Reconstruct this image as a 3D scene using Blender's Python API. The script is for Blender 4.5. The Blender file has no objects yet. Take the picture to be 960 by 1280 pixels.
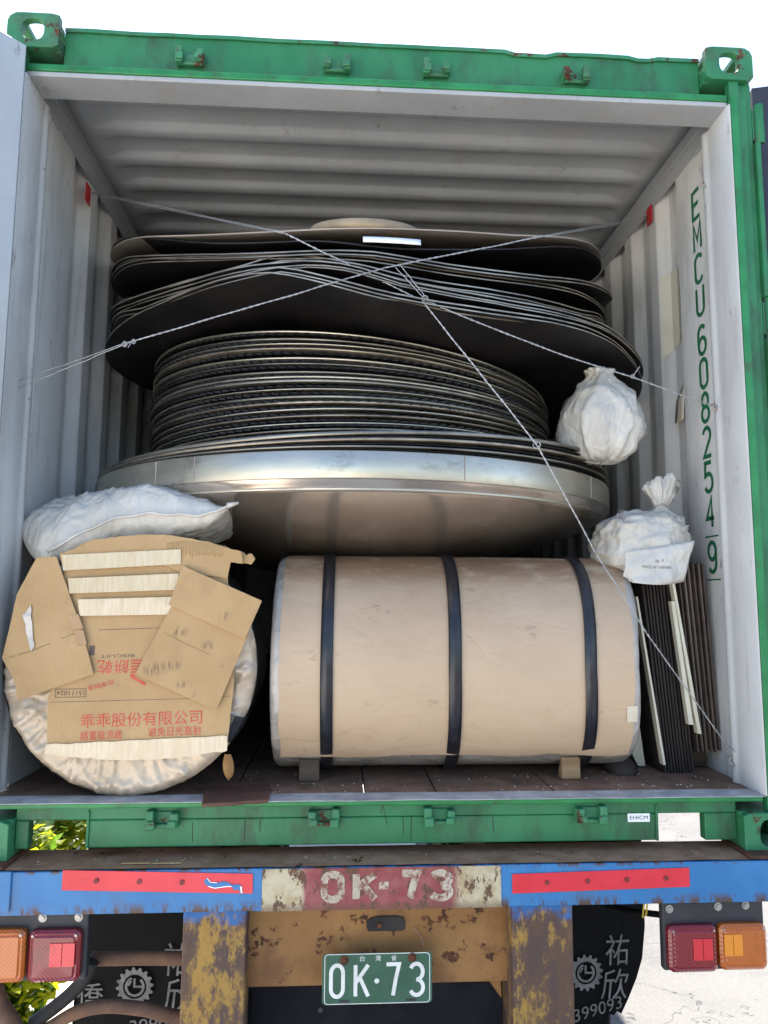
import bpy, math, random
from math import sin, cos, pi, radians, sqrt
from mathutils import Vector, Matrix, noise

random.seed(7)
SC = bpy.context.scene
COL = SC.collection
GZ = -1.40                      # ground level; z = 0 is the underside of the container's corner castings

# ------------------------------------------------------------------ camera, sky, sun, exposure
cd = bpy.data.cameras.new("camera")
cam = bpy.data.objects.new("camera", cd)
COL.objects.link(cam)
SC.camera = cam
cd.sensor_fit = 'VERTICAL'
cd.sensor_height = 24.0
cd.lens = 24.0 * 920.0 / 1280.0
cd.clip_start = 0.02
cd.clip_end = 2000.0
pitch, yaw, roll_ = 0.1190, 0.0579, 0.0054
f = Vector((sin(yaw)*cos(pitch), cos(yaw)*cos(pitch), sin(pitch)))
r = Vector((cos(yaw), -sin(yaw), 0))
u = r.cross(f)
r2 = r*cos(roll_) + u*sin(roll_)
u2 = u*cos(roll_) - r*sin(roll_)
m3 = Matrix((r2, u2, -f)).transposed()
cam.matrix_world = Matrix.Translation((-0.141, -2.203, 0.739)) @ m3.to_4x4()

SUN_EL, SUN_ROT = radians(66), radians(-4)
W = bpy.data.worlds.new("World")
SC.world = W
W.use_nodes = True
wn = W.node_tree.nodes
sky = wn.new('ShaderNodeTexSky')
sky.sky_type = 'NISHITA'
sky.sun_disc = False
sky.sun_elevation = SUN_EL
sky.sun_rotation = SUN_ROT
sky.dust_density = 1.2
sky.air_density = 1.0
sky.ozone_density = 1.0
W.node_tree.links.new(sky.outputs[0], wn['Background'].inputs[0])
wn['Background'].inputs[1].default_value = 0.12
sd = bpy.data.lights.new("sun", 'SUN')
sd.energy = 5.0
sd.angle = radians(0.53)
sd.color = (1.0, 0.92, 0.81)
sun = bpy.data.objects.new("sun", sd)
COL.objects.link(sun)
sdir = Vector((sin(SUN_ROT)*cos(SUN_EL), cos(SUN_ROT)*cos(SUN_EL), sin(SUN_EL)))
sun.rotation_euler = (-sdir).to_track_quat('-Z', 'Y').to_euler()
SC.view_settings.view_transform = 'Standard'
SC.view_settings.look = 'None'
SC.view_settings.gamma = 1.0
SC.view_settings.exposure = 1.86
SC.view_settings.use_curve_mapping = False
SC.cycles.use_denoising = True
SC.cycles.max_bounces = 12
SC.cycles.diffuse_bounces = 7
SC.cycles.glossy_bounces = 6
SC.cycles.caustics_reflective = False
SC.cycles.caustics_refractive = False

# ------------------------------------------------------------------ material helpers
class NT:
    def __init__(self, name):
        self.m = bpy.data.materials.new(name)
        self.m.use_nodes = True
        self.t = self.m.node_tree
        self.b = self.t.nodes['Principled BSDF']
        self.tc = self.t.nodes.new('ShaderNodeTexCoord')
    def n(self, ty, **kw):
        x = self.t.nodes.new(ty)
        for k, v in kw.items():
            setattr(x, k, v)
        return x
    def l(self, a, b):
        self.t.links.new(a, b)
    def noise(self, scale, detail=6, rough=0.6, stretch=None, off=0.0):
        x = self.n('ShaderNodeTexNoise')
        x.inputs['Scale'].default_value = scale
        x.inputs['Detail'].default_value = detail
        x.inputs['Roughness'].default_value = rough
        mp = self.n('ShaderNodeMapping')
        if stretch:
            mp.inputs['Scale'].default_value = stretch
        mp.inputs['Location'].default_value = (off, off*1.7, off*0.3)
        self.l(self.tc.outputs['Object'], mp.inputs['Vector'])
        self.l(mp.outputs[0], x.inputs['Vector'])
        return x.outputs['Fac']
    def ramp(self, s, a, b, va=0.0, vb=1.0):
        x = self.n('ShaderNodeMapRange')
        x.clamp = True
        x.interpolation_type = 'SMOOTHSTEP'
        x.inputs['From Min'].default_value = a
        x.inputs['From Max'].default_value = b
        x.inputs['To Min'].default_value = va
        x.inputs['To Max'].default_value = vb
        self.l(s, x.inputs['Value'])
        return x.outputs['Result']
    def math(self, op, a, b):
        x = self.n('ShaderNodeMath', operation=op)
        for i, v in enumerate((a, b)):
            if isinstance(v, (int, float)):
                x.inputs[i].default_value = v
            else:
                self.l(v, x.inputs[i])
        return x.outputs[0]
    def mix(self, fac, a, b):
        x = self.n('ShaderNodeMix', data_type='RGBA')
        if isinstance(fac, (int, float)):
            x.inputs[0].default_value = fac
        else:
            self.l(fac, x.inputs[0])
        for i, v in ((6, a), (7, b)):
            if isinstance(v, tuple):
                x.inputs[i].default_value = v + (1.0,) if len(v) == 3 else v
            else:
                self.l(v, x.inputs[i])
        return x.outputs[2]
    def sep(self):
        x = self.n('ShaderNodeSeparateXYZ')
        self.l(self.tc.outputs['Object'], x.inputs[0])
        return x.outputs
    def bump(self, h, strength, dist=0.01):
        x = self.n('ShaderNodeBump')
        x.inputs['Strength'].default_value = strength
        x.inputs['Distance'].default_value = dist
        self.l(h, x.inputs['Height'])
        self.l(x.outputs[0], self.b.inputs['Normal'])
    def col(self, c):
        if isinstance(c, tuple):
            self.b.inputs['Base Color'].default_value = c + (1.0,)
        else:
            self.l(c, self.b.inputs['Base Color'])
    def rough(self, v):
        if isinstance(v, (int, float)):
            self.b.inputs['Roughness'].default_value = v
        else:
            self.l(v, self.b.inputs['Roughness'])
    def metal(self, v):
        if isinstance(v, (int, float)):
            self.b.inputs['Metallic'].default_value = v
        else:
            self.l(v, self.b.inputs['Metallic'])

RUST1, RUST2 = (0.13, 0.045, 0.018), (0.045, 0.02, 0.012)

def surf(name, c1, c2=None, scale=6.0, rough=0.6, metal=0.0, bump=0.1, bscale=60.0, rust=0.0, rscale=14.0,
         dirt=0.0, dcol=(0.05, 0.04, 0.03), dscale=5.0, streak=None, spec=0.5, bdist=0.004):
    N = NT(name)
    c2 = c2 or tuple(min(1, v*1.25+0.005) for v in c1)
    c = N.mix(N.ramp(N.noise(scale, 5), 0.35, 0.65), c1, c2)
    if dirt > 0:
        d = N.ramp(N.noise(dscale, 8, 0.68, streak, 3.1), 0.62-0.25*dirt, 0.85-0.2*dirt)
        c = N.mix(N.math('MULTIPLY', d, min(1.0, 0.45+dirt*0.5)), c, dcol)
    rg = rough
    if rust > 0:
        rn = N.noise(rscale, 9, 0.7, None, 7.7)
        k = N.ramp(rn, 0.70-0.3*rust, 0.74-0.3*rust)
        rc = N.mix(N.ramp(N.noise(rscale*3, 6, 0.6, None, 1.3), 0.35, 0.65), RUST1, RUST2)
        c = N.mix(k, c, rc)
        rg = N.ramp(k, 0, 1, rough, 0.9)
        hb = N.math('SUBTRACT', N.noise(bscale, 4), N.math('MULTIPLY', k, 0.6))
    else:
        hb = N.noise(bscale, 5, 0.6)
    N.col(c); N.rough(rg); N.metal(metal)
    N.b.inputs['Specular IOR Level'].default_value = spec
    if bump > 0:
        N.bump(hb, bump, bdist)
    return N.m

def two_tone(name, top, under, z0, z1, **kw):
    """paint that has been oversprayed: colour 'top' above about z1, 'under' (peeled yellow and rust) below"""
    N = NT(name)
    s = N.sep()
    zz = N.math('ADD', s[2], N.math('MULTIPLY', N.math('SUBTRACT', N.noise(22, 8, 0.7), 0.5), 0.16))
    k = N.ramp(zz, z0, z1)
    y = N.mix(N.ramp(N.noise(10, 9, 0.75, (1, 1, 0.5)), 0.42, 0.52), (0.34, 0.195, 0.04), (0.105, 0.058, 0.036))
    y = N.mix(N.ramp(N.noise(24, 9, 0.78, (1, 1, 0.4), 4.0), 0.47, 0.56), y, (0.085, 0.05, 0.04))
    y = N.mix(N.ramp(N.noise(14, 8, 0.7, None, 9.0), 0.62, 0.70), y, (0.19, 0.085, 0.025))
    c = N.mix(k, y, top)
    N.col(c); N.rough(0.75)
    N.bump(N.noise(34, 8, 0.7), 0.5, 0.006)
    return N.m

# base colours of the things themselves; the packing tape also carries painted highlights
M = {}
M['ground'] = surf('concrete', (0.50, 0.475, 0.435), (0.58, 0.555, 0.515), 1.3, 0.9, bump=0.3, bscale=30, dirt=0.25, dscale=3, dcol=(0.2, 0.19, 0.18))
M['green'] = surf('green_paint', (0.013, 0.155, 0.055), (0.028, 0.19, 0.075), 5, 0.5, rust=0.12, dirt=0.75, dscale=9, streak=(1, 1, 0.35), dcol=(0.03, 0.055, 0.03), bump=0.12)
M['green_hi'] = surf('bright_green_strip', (0.010, 0.165, 0.045), (0.02, 0.225, 0.065), 9, 0.4, dirt=0.5, dscale=14, rust=0.2, rscale=22, bump=0.15)
M['green_worn'] = surf('worn_green_paint', (0.022, 0.175, 0.07), (0.045, 0.215, 0.10), 7, 0.55, rust=0.45, rscale=13, dirt=0.6, bump=0.3)
def wallpaint(name, a, b, rust):
    N = NT(name)
    c = N.mix(N.ramp(N.noise(3, 5), 0.35, 0.65), a, b)
    c = N.mix(N.math('MULTIPLY', N.ramp(N.noise(5, 9, 0.7, (1, 1, 0.25)), 0.48, 0.70), 0.55), c, (0.36, 0.345, 0.32))
    c = N.mix(N.math('MULTIPLY', N.ramp(N.noise(11, 9, 0.75, (1.5, 1.5, 0.5), 5), 0.60, 0.67), 0.6), c, (0.2, 0.18, 0.16))
    c = N.mix(N.ramp(N.noise(19, 10, 0.75, (1, 1, 0.6), 2), 0.735-rust, 0.755-rust), c, (0.10, 0.05, 0.03))
    c = N.mix(N.math('MULTIPLY', N.ramp(N.noise(16, 6, 0.6, (1.5, 1.5, 0.08), 9), 0.56, 0.72), 0.45), c, (0.33, 0.30, 0.25))
    N.col(c); N.rough(0.5)
    N.bump(N.noise(14, 6, 0.6), 0.12, 0.006)
    return N.m
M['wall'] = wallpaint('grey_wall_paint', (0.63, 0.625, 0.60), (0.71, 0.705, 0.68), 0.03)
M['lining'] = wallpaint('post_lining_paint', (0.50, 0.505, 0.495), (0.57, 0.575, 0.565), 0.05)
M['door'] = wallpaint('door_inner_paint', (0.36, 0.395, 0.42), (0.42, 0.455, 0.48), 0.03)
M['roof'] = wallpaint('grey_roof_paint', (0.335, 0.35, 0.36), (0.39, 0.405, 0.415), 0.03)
M['threshold'] = surf('worn_grey_threshold', (0.36, 0.36, 0.36), (0.52, 0.52, 0.52), 16, 0.45, bump=0.3, bscale=40, rust=0.14, rscale=20, dirt=0.4, dscale=18, streak=(0.3, 1, 1))
M['ply'] = surf('worn_plywood_floor', (0.17, 0.095, 0.062), (0.25, 0.15, 0.10), 9, 0.75, bump=0.25, bscale=50, dirt=0.5, dscale=9, dcol=(0.045, 0.028, 0.02))
M['blue'] = surf('blue_paint', (0.018, 0.145, 0.36), (0.03, 0.18, 0.42), 4, 0.42, rust=0.16, rscale=9, dirt=0.3, dscale=6, streak=(1, 1, 0.3), dcol=(0.05, 0.06, 0.09), bump=0.12)
def bluem():
    N = NT('blue_paint')
    s = N.sep()
    c = N.mix(N.ramp(N.noise(4, 5), 0.35, 0.65), (0.018, 0.145, 0.36), (0.032, 0.185, 0.42))
    c = N.mix(N.ramp(N.noise(7, 9, 0.75, (1, 1, 0.3), 3), 0.50, 0.72, 0, .6), c, (0.075, 0.085, 0.11))
    e = N.math('ADD', N.ramp(s[2], 1.325, 1.290), N.ramp(s[2], 1.388, 1.400))
    k = N.math('MULTIPLY', e, N.ramp(N.noise(24, 9, 0.75, (1, 1, 0.4), 8), 0.47, 0.56))
    k2 = N.ramp(N.noise(13, 10, 0.78, (1, 1, 0.45), 12), 0.665, 0.69)
    c = N.mix(N.math('MAXIMUM', k, k2), c, (0.085, 0.04, 0.022))
    N.col(c); N.rough(0.45)
    N.bump(N.noise(30, 7, 0.65), 0.15, 0.004)
    return N.m
M['blue'] = bluem()
M['brown_top'] = surf('dirty_brown_steel', (0.30, 0.17, 0.10), (0.40, 0.24, 0.15), 18, 0.95, bump=0.4, rust=0.3, dirt=0.3, dcol=(0.07, 0.045, 0.03), spec=0.05)
M['orange'] = surf('faded_orange_paint', (0.25, 0.115, 0.03), (0.33, 0.165, 0.05), 5, 0.65, rust=0.42, rscale=20, dirt=0.65, dscale=7, dcol=(0.14, 0.055, 0.02), bump=0.25)
M['pillar'] = two_tone('peeling_yellow_paint', (0.03, 0.13, 0.36), None, 1.248, 1.285)
M['chassis'] = surf('dark_chassis_steel', (0.018, 0.016, 0.015), (0.035, 0.03, 0.027), 8, 0.8, bump=0.3, rust=0.2)
M['rusty'] = surf('rusty_brown_tube', (0.10, 0.05, 0.03), (0.17, 0.085, 0.045), 14, 0.8, bump=0.4, bscale=45, dirt=0.4, dcol=(0.05, 0.028, 0.02))
M['rubber'] = surf('black_rubber', (0.004, 0.004, 0.0042), (0.007, 0.0065, 0.0065), 6, 0.75, bump=0.2, dirt=0.25, dcol=(0.016, 0.014, 0.012), spec=0.12)
M['flapprint'] = surf('grey_flap_print', (0.12, 0.115, 0.105), (0.20, 0.19, 0.18), 30, 0.8, bump=0, dirt=0.6, dscale=26, dcol=(0.09, 0.08, 0.075))
M['gasket'] = surf('dark_door_gasket', (0.015, 0.017, 0.03), (0.025, 0.028, 0.045), 6, 0.6, bump=0.1)
M['red_tape'] = surf('red_reflective_tape', (0.62, 0.02, 0.035), (0.70, 0.03, 0.05), 6, 0.35, bump=0.05, dirt=0.15, dscale=20, dcol=(0.3, 0.02, 0.03))
M['rivet'] = surf('dark_red_rivet', (0.16, 0.02, 0.02), None, 6, 0.6, bump=0)
M['plate'] = surf('green_number_plate', (0.022, 0.082, 0.045), (0.032, 0.105, 0.06), 12, 0.5, bump=0.15, rust=0.05, rscale=22, dirt=0.35, dscale=14, dcol=(0.1, 0.14, 0.1))
M['white'] = surf('worn_white_paint', (0.62, 0.62, 0.56), (0.75, 0.75, 0.70), 20, 0.6, bump=0.05, dirt=0.25, dscale=30, dcol=(0.3, 0.3, 0.22))
M['label_white'] = surf('white_label', (0.75, 0.76, 0.74), None, 6, 0.5, bump=0)
M['black'] = surf('black_print', (0.02, 0.02, 0.022), None, 6, 0.6, bump=0)
M['ink'] = surf('faded_black_ink', (0.09, 0.08, 0.08), (0.2, 0.18, 0.17), 40, 0.8, bump=0)
M['num_green'] = surf('green_stencil', (0.012, 0.13, 0.055), (0.02, 0.16, 0.07), 15, 0.5, bump=0)
M['print_red'] = surf('red_carton_print', (0.52, 0.07, 0.045), (0.60, 0.12, 0.08), 40, 0.8, bump=0)
M['print_dark'] = surf('dark_carton_print', (0.11, 0.08, 0.07), None, 40, 0.8, bump=0)
M['card_stain'] = surf('carton_stain', (0.30, 0.20, 0.105), (0.22, 0.145, 0.08), 40, 0.9, bump=0)
M['housing'] = surf('dark_grey_housing', (0.022, 0.023, 0.027), (0.035, 0.035, 0.04), 10, 0.6, bump=0.2, dirt=0.4, dcol=(0.07, 0.06, 0.05))
M['bolt'] = surf('galvanised_bolt', (0.33, 0.32, 0.3), (0.45, 0.44, 0.42), 30, 0.45, 0.7, bump=0.1)
M['rust'] = surf('rust', RUST1, RUST2, 25, 0.9, bump=0.4)
M['galv'] = surf('galvanised_wire', (0.34, 0.345, 0.35), (0.46, 0.465, 0.47), 40, 0.45, 0.5, bump=0)
M['strap'] = surf('black_steel_strap', (0.012, 0.013, 0.017), (0.022, 0.023, 0.03), 20, 0.33, bump=0.04, dirt=0.15, dcol=(0.05, 0.04, 0.035))
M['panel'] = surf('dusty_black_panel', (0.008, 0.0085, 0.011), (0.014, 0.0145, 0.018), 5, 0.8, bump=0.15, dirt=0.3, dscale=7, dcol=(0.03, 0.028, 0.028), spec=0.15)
M['kraft'] = None
M['film'] = None
M['red_tag'] = surf('red_tag', (0.45, 0.02, 0.025), None, 8, 0.4, bump=0)
M['paper'] = surf('cream_paper', (0.62, 0.59, 0.46), (0.68, 0.65, 0.52), 8, 0.8, bump=0.1)
M['white_paper'] = surf('white_paper', (0.78, 0.77, 0.78), None, 8, 0.7, bump=0.1)
M['masking'] = surf('cream_tape', (0.58, 0.52, 0.40), (0.66, 0.6, 0.48), 14, 0.6, bump=0.2)
M['wood_light'] = None
M['browntape'] = surf('brown_tape', (0.36, 0.215, 0.10), (0.42, 0.26, 0.13), 14, 0.3, bump=0.1)
M['steel_pale'] = surf('pale_plate_edge', (0.30, 0.27, 0.235), (0.38, 0.35, 0.31), 12, 0.5, 0.2, bump=0.1)
M['steel_dark'] = surf('dark_mill_steel', (0.009, 0.008, 0.009), (0.022, 0.019, 0.018), 5, 0.55, 0.3, bump=0.08, bscale=30)
M['steel_brown'] = surf('brown_mill_steel', (0.30, 0.25, 0.205), (0.38, 0.325, 0.27), 4, 0.6, 0.0, bump=0.08, bscale=30, dirt=0.4, dscale=6)
M['steel_edge'] = surf('cut_steel_edge', (0.46, 0.40, 0.31), (0.24, 0.20, 0.16), 5, 0.4, 0.8, bump=0.05, dirt=0.5, dscale=7, dcol=(0.05, 0.04, 0.035))
M['tooth'] = surf('black_serrated_edge', (0.005, 0.005, 0.0055), (0.014, 0.013, 0.012), 50, 0.45, 0.4, bump=0.1)
M['cream_strip'] = surf('cream_strip', (0.66, 0.62, 0.47), (0.72, 0.69, 0.55), 12, 0.4, bump=0.05)
M['plate_brown'] = surf('brown_plate_edge', (0.075, 0.052, 0.042), (0.11, 0.08, 0.062), 16, 0.6, 0.2, bump=0.15)
M['plate_dark'] = surf('dark_plate_edge', (0.022, 0.016, 0.014), (0.034, 0.024, 0.02), 16, 0.7, 0.1, bump=0.15)
M['leaf_stain'] = surf('dry_leaf', (0.30, 0.16, 0.045), (0.22, 0.11, 0.03), 30, 0.7, bump=0.2)
M['twig'] = surf('bark', (0.10, 0.07, 0.045), (0.16, 0.12, 0.08), 20, 0.9, bump=0.5)
M['tan'] = surf('tan_wooden_disc', (0.36, 0.28, 0.18), (0.26, 0.20, 0.13), 7, 0.7, bump=0.15, dirt=0.3, dcol=(0.2, 0.1, 0.06))
M['yellow'] = surf('yellow_tie', (0.5, 0.38, 0.05), None, 9, 0.5, bump=0)

def kraft():
    N = NT('kraft_wrapping_paper')
    s = N.sep()
    c = N.mix(N.ramp(N.noise(2.2, 5), 0.3, 0.7), (0.485, 0.35, 0.23), (0.54, 0.40, 0.27))
    c = N.mix(N.math('MULTIPLY', N.ramp(N.noise(70, 4, 0.6, (0.15, 1, 1)), 0.4, 0.75), 0.18), c, (0.42, 0.29, 0.18))
    # scuffs along the upper edge and scattered scratches
    z = N.ramp(s[2], 0.575, 0.69)
    c = N.mix(N.math('MULTIPLY', N.math('MULTIPLY', z, N.ramp(N.noise(13, 9, 0.75, (0.5, 1, 1), 2), 0.36, 0.54)), 0.9), c, (0.27, 0.145, 0.075))
    c = N.mix(N.math('MULTIPLY', N.ramp(N.noise(10, 10, 0.75, (1, 1, 1.8), 11), 0.58, 0.68), 0.38), c, (0.17, 0.10, 0.06))
    c = N.mix(N.math('MULTIPLY', N.ramp(N.noise(4, 7, 0.7, (0.6, 1, 1), 21), 0.52, 0.70), 0.4), c, (0.42, 0.27, 0.16))
    c = N.mix(N.ramp(N.noise(38, 8, 0.8, (0.25, 1, 1), 41), 0.66, 0.70, 0, .55), c, (0.26, 0.17, 0.11))
    N.col(c); N.rough(0.62)
    xr = N.noise(3.2, 3, 0.5, (0.6, 1, 1), 31)
    cr = N.ramp(N.math('ABSOLUTE', N.math('SUBTRACT', xr, 0.5), 0), 0.0, 0.02)
    h = N.math('ADD', N.noise(4.5, 5, 0.6), N.math('MULTIPLY', N.noise(120, 3), 0.06))
    N.bump(N.math('ADD', h, N.math('MULTIPLY', cr, 0.10)), 0.5, 0.014)
    return N.m
M['kraft'] = kraft()

def film(name, a, b, rg, bs):
    N = NT(name)
    c = N.mix(N.ramp(N.noise(5, 5), 0.35, 0.65), a, b)
    c = N.mix(N.math('MULTIPLY', N.ramp(N.noise(8, 9, 0.7, None, 5), 0.45, 0.85), 0.3), c, tuple(v*0.65 for v in a))
    N.col(c)
    N.rough(N.ramp(N.noise(12, 5), 0.3, 0.7, rg*0.8, rg*1.5))
    N.metal(0.1)
    N.b.inputs['Coat Weight'].default_value = 0.35
    N.b.inputs['Coat Roughness'].default_value = 0.2
    def ridge(sc, off, st=None):
        x = N.noise(sc, 2.5, 0.5, st, off)
        return N.math('SUBTRACT', 1.0, N.ramp(N.math('ABSOLUTE', N.math('SUBTRACT', x, 0.5), 0), 0.0, 0.13))
    h = N.math('ADD', ridge(4.5, 1.0, (1, 1, 0.7)), N.math('MULTIPLY', ridge(10, 8.0), 0.45))
    h = N.math('ADD', h, N.math('MULTIPLY', N.noise(40, 4), 0.3))
    N.bump(h, bs, 0.010)
    return N.m
M['film'] = film('crinkled_wrap_film', (0.47, 0.37, 0.26), (0.57, 0.46, 0.34), 0.22, 0.45)
M['film_grey'] = film('grey_edge_film', (0.40, 0.37, 0.335), (0.52, 0.48, 0.44), 0.30, 0.5)
def tapem():
    N = NT('clear_packing_tape')
    c = N.mix(N.ramp(N.noise(34, 6, 0.65, (3.0, 1, 0.3)), 0.30, 0.80), (0.52, 0.40, 0.245), (0.62, 0.53, 0.39))  # pale vertical streaks: the shiny tape's highlights put into its colour
    c = N.mix(N.ramp(N.noise(9, 4, 0.6, (2.0, 1, 0.6), 5), 0.45, 0.65, 0, .75), c, (0.52, 0.40, 0.245))
    N.col(c); N.rough(0.12)
    N.b.inputs['Coat Weight'].default_value = 1.0
    N.bump(N.noise(30, 4, 0.6, (3.0, 1, 0.3), 3), 0.35, 0.004)
    return N.m
M['tape'] = tapem()

def carton(name='brown_carton', smudges=()):
    N = NT(name)
    c = N.mix(N.ramp(N.noise(4, 6), 0.3, 0.7), (0.42, 0.268, 0.122), (0.48, 0.318, 0.155))
    c = N.mix(N.math('MULTIPLY', N.ramp(N.noise(8, 9, 0.72, None, 3), 0.50, 0.70), 0.5), c, (0.34, 0.21, 0.10))
    c = N.mix(N.math('MULTIPLY', N.ramp(N.noise(13, 10, 0.8, (1.5, 1, 0.7), 13), 0.61, 0.69), 0.55), c, (0.16, 0.10, 0.055))
    for (cx, cz, rx, rz) in smudges:
        so = N.sep()
        dx = N.math('MULTIPLY', N.math('SUBTRACT', so[0], cx), 1/rx)
        dzz = N.math('MULTIPLY', N.math('SUBTRACT', so[2], cz), 1/rz)
        d = N.math('SQRT', N.math('ADD', N.math('MULTIPLY', dx, dx), N.math('MULTIPLY', dzz, dzz)), 0)
        rotn = N.n('ShaderNodeMapping'); rotn.inputs['Rotation'].default_value = (0, radians(-28), 0); rotn.inputs['Scale'].default_value = (110, 1, 22)
        N.l(N.tc.outputs['Object'], rotn.inputs['Vector'])
        nz = N.n('ShaderNodeTexNoise'); nz.inputs['Scale'].default_value = 1.0; nz.inputs['Detail'].default_value = 6
        N.l(rotn.outputs[0], nz.inputs['Vector'])
        k = N.math('MULTIPLY', N.ramp(d, 1.1, 0.2), N.ramp(nz.outputs['Fac'], 0.42, 0.6))
        c = N.mix(N.math('MULTIPLY', k, 0.75), c, (0.17, 0.115, 0.07))
    N.col(c); N.rough(0.8)
    w = N.n('ShaderNodeTexWave', bands_direction='X')
    w.inputs['Scale'].default_value = 40
    w.inputs['Distortion'].default_value = 0.6
    N.l(N.tc.outputs['Object'], w.inputs['Vector'])
    N.bump(N.math('ADD', N.math('MULTIPLY', w.outputs['Fac'], 0.35), N.noise(7, 5)), 0.18, 0.006)
    return N.m
M['carton'] = carton()
M['carton_scuffed'] = carton('scuffed_carton', [(.150, .482, .035, .022), (.235, .440, .022, .020), (.085, .372, .045, .024), (.135, .385, .04, .02), (.165, .330, .028, .014)])
M['carton_worn'] = carton('worn_carton', [(.288, .525, .026, .018)])

def woodm(name, a, b):
    N = NT(name)
    w = N.noise(14, 6, 0.6, (0.25, 1, 3.0))
    c = N.mix(N.ramp(w, 0.35, 0.65), a, b)
    N.col(c); N.rough(0.8)
    N.bump(w, 0.35, 0.004)
    return N.m
M['wood_light'] = woodm('light_chock_wood', (0.40, 0.26, 0.13), (0.27, 0.16, 0.075))
M['wood_dark'] = woodm('grey_chock_wood', (0.12, 0.085, 0.055), (0.07, 0.05, 0.035))
M['wood_wet'] = woodm('dark_wet_wood', (0.075, 0.032, 0.02), (0.13, 0.062, 0.038))

def steel():
    N = NT('stained_bare_steel')
    c = N.mix(N.ramp(N.noise(3, 6, 0.6, (1, 1, 3)), 0.35, 0.65), (0.62, 0.575, 0.47), (0.50, 0.46, 0.37))
    c = N.mix(N.math('MULTIPLY', N.ramp(N.noise(7, 8, 0.7, (1, 1, 2), 4), 0.52, 0.7), 0.55), c, (0.20, 0.17, 0.13))
    N.col(c); N.metal(0.9)
    N.rough(N.ramp(N.noise(5, 6), 0.3, 0.7, 0.26, 0.44))
    N.bump(N.noise(18, 5, 0.6), 0.05, 0.004)
    return N.m
M['steel'] = steel()
M['steel_rim'] = surf('grey_rim_steel', (0.34, 0.325, 0.28), (0.20, 0.19, 0.165), 3, 0.36, 0.85, bump=0.05, dirt=0.7, dscale=5, dcol=(0.07, 0.06, 0.05))
def steel_under():
    N = NT('brown_dish_steel')
    c = N.mix(N.ramp(N.noise(2.4, 7, 0.6), 0.35, 0.65), (0.58, 0.49, 0.41), (0.65, 0.56, 0.47))
    c = N.mix(N.math('MULTIPLY', N.ramp(N.noise(3, 3, 0.5, (1, 1, 1), 4), 0.45, 0.75), 0.5), c, (0.30, 0.235, 0.19))
    N.col(c); N.metal(0.8)
    N.rough(N.ramp(N.noise(4, 6), 0.3, 0.7, 0.15, 0.24))
    N.bump(N.noise(9, 4, 0.5), 0.04, 0.004)
    return N.m
M['steel_under'] = steel_under()

def sackm():
    N = NT('woven_white_sack')
    c = N.mix(N.ramp(N.noise(5, 6), 0.35, 0.65), (0.50, 0.475, 0.42), (0.60, 0.575, 0.52))
    c = N.mix(N.math('MULTIPLY', N.ramp(N.noise(7, 9, 0.72, None, 3), 0.52, 0.74), 0.45), c, (0.42, 0.38, 0.31))
    c = N.mix(N.math('MULTIPLY', N.ramp(N.noise(14, 9, 0.8, None, 8), 0.64, 0.74), 0.55), c, (0.2, 0.18, 0.15))
    N.col(c); N.rough(0.42)
    wv = N.noise(150, 2, 0.5)
    def facets(sc, wob, off):
        v = N.n('ShaderNodeTexVoronoi', feature='DISTANCE_TO_EDGE')
        v.inputs['Scale'].default_value = sc
        nz = N.n('ShaderNodeTexNoise'); nz.inputs['Scale'].default_value = sc*.6; nz.inputs['Detail'].default_value = 2
        sc_ = N.n('ShaderNodeVectorMath', operation='SCALE'); sc_.inputs['Scale'].default_value = wob
        ad = N.n('ShaderNodeVectorMath', operation='ADD')
        mp = N.n('ShaderNodeMapping'); mp.inputs['Location'].default_value = (off, off, off); mp.inputs['Scale'].default_value = (1, 1, .7)
        N.l(N.tc.outputs['Object'], mp.inputs['Vector']); N.l(mp.outputs[0], nz.inputs['Vector'])
        N.l(nz.outputs['Color'], sc_.inputs[0]); N.l(sc_.outputs[0], ad.inputs[1]); N.l(mp.outputs[0], ad.inputs[0])
        N.l(ad.outputs[0], v.inputs['Vector'])
        return v.outputs['Distance']
    h = N.math('ADD', N.math('MULTIPLY', facets(9, .12, 1.0), 1.6), N.math('MULTIPLY', facets(21, .05, 4.0), 1.2))
    h = N.math('ADD', h, N.math('MULTIPLY', N.noise(12, 4, 0.5), 0.5))
    N.bump(N.math('ADD', h, N.math('MULTIPLY', wv, 0.05)), 0.30, 0.03)
    return N.m
M['sack'] = sackm()

def lens(name, c):
    N = NT(name)
    N.col(N.mix(N.ramp(N.noise(14, 7, 0.7), 0.5, 0.75), c, tuple(v*0.55 for v in c)))
    N.rough(0.16)
    w = N.n('ShaderNodeTexWave', bands_direction='DIAGONAL')
    w.inputs['Scale'].default_value = 55
    N.l(N.tc.outputs['Object'], w.inputs['Vector'])
    N.bump(w.outputs['Fac'], 0.25, 0.003)
    N.b.inputs['Coat Weight'].default_value = 0.6
    return N.m
M['lens_red'] = lens('red_lamp_lens', (0.20, 0.005, 0.012))
M['lens_red_hi'] = lens('red_reflector', (0.62, 0.015, 0.03))
M['lens_or'] = lens('orange_lamp_lens', (0.46, 0.11, 0.008))
M['lens_or_hi'] = lens('orange_reflector', (0.75, 0.25, 0.012))

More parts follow.
